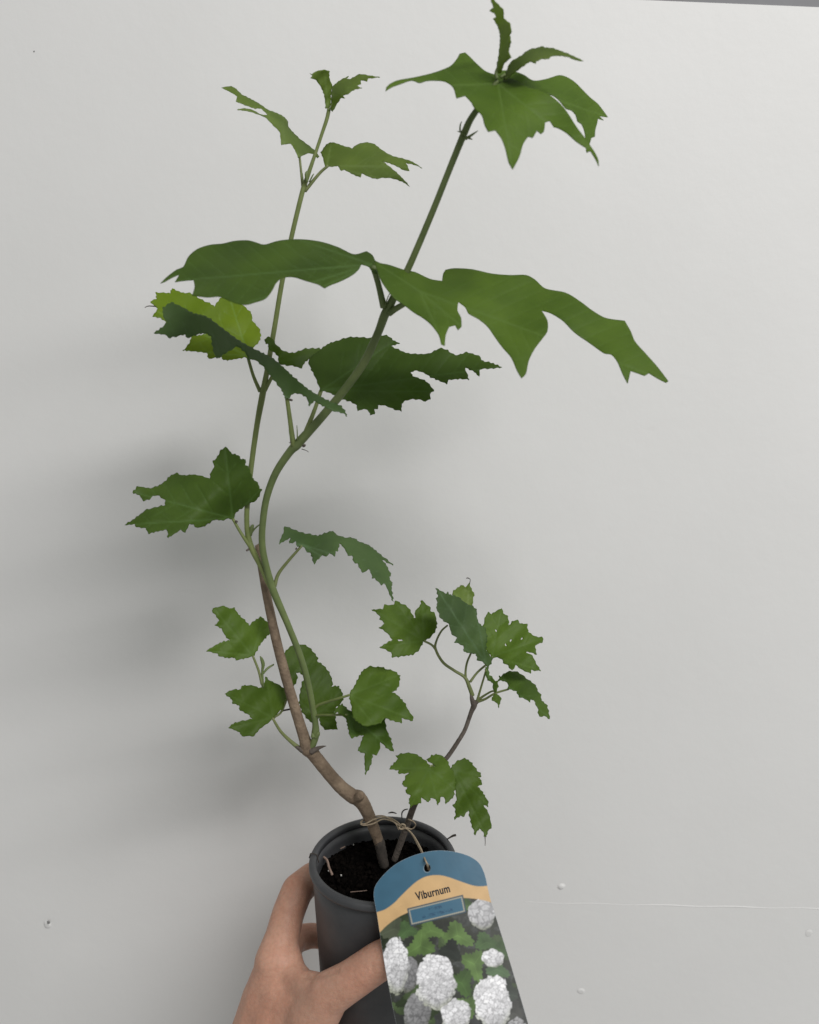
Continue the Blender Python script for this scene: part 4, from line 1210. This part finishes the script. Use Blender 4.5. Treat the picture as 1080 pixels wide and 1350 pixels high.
hm.vertices.foreach_set('co', co2.astype(np.float32).ravel())
hm.polygons.foreach_set('use_smooth', [True] * len(hm.polygons))


def skin_mat():
    m, nt, b = new_mat('skin')
    tc = nd(nt, 'ShaderNodeTexCoord')
    nz = nd(nt, 'ShaderNodeTexNoise', Scale=38.0, Detail=5.0, Roughness=0.6)
    nt.links.new(tc.outputs['Object'], nz.inputs['Vector'])
    r = ramp(nt, nz.outputs[0], (0.525, 0.275, 0.190), (0.585, 0.345, 0.248), 0.32, 0.68)
    n3 = nd(nt, 'ShaderNodeTexNoise', Scale=420.0, Detail=3.0)
    nt.links.new(tc.outputs['Object'], n3.inputs['Vector'])
    r3 = ramp(nt, n3.outputs[0], (0.88, 0.86, 0.85), (1, 1, 1), 0.35, 0.6)
    mul = nd(nt, 'ShaderNodeMix', data_type='RGBA', blend_type='MULTIPLY')
    mul.inputs[0].default_value = 0.8
    nt.links.new(r.outputs[0], mul.inputs[6]); nt.links.new(r3.outputs[0], mul.inputs[7])
    nt.links.new(mul.outputs[2], b.inputs['Base Color'])
    b.inputs['Roughness'].default_value = 0.52
    b.inputs['Specular IOR Level'].default_value = 0.35
    b.inputs['Subsurface Weight'].default_value = 0.25
    b.inputs['Subsurface Radius'].default_value = (1.0, 0.35, 0.2)
    b.inputs['Subsurface Scale'].default_value = 0.003
    vo = nd(nt, 'ShaderNodeTexVoronoi', Scale=900.0)
    nt.links.new(tc.outputs['Object'], vo.inputs['Vector'])
    b1 = nd(nt, 'ShaderNodeBump', Strength=0.25, Distance=0.0005)
    nt.links.new(vo.outputs['Distance'], b1.inputs['Height'])
    n4 = nd(nt, 'ShaderNodeTexNoise', Scale=110.0, Detail=4.0)
    mp = nd(nt, 'ShaderNodeMapping'); mp.inputs['Scale'].default_value = (1, 1, 2.2); mp.inputs['Rotation'].default_value = (0.4, 0.9, 0)
    nt.links.new(tc.outputs['Object'], mp.inputs[0]); nt.links.new(mp.outputs[0], n4.inputs['Vector'])
    b2 = nd(nt, 'ShaderNodeBump', Strength=0.3, Distance=0.0015)
    nt.links.new(n4.outputs[0], b2.inputs['Height'])
    nt.links.new(b2.outputs[0], b1.inputs['Normal'])
    nt.links.new(b1.outputs[0], b.inputs['Normal'])
    return m


hm.materials.clear()
hm.materials.append(skin_mat())
hand = bpy.data.objects.new('hand', hm)
COL.objects.link(hand)
tag(hand, 'bare left hand gripping the plant pot, thumb in front and fingers behind', 'hand')
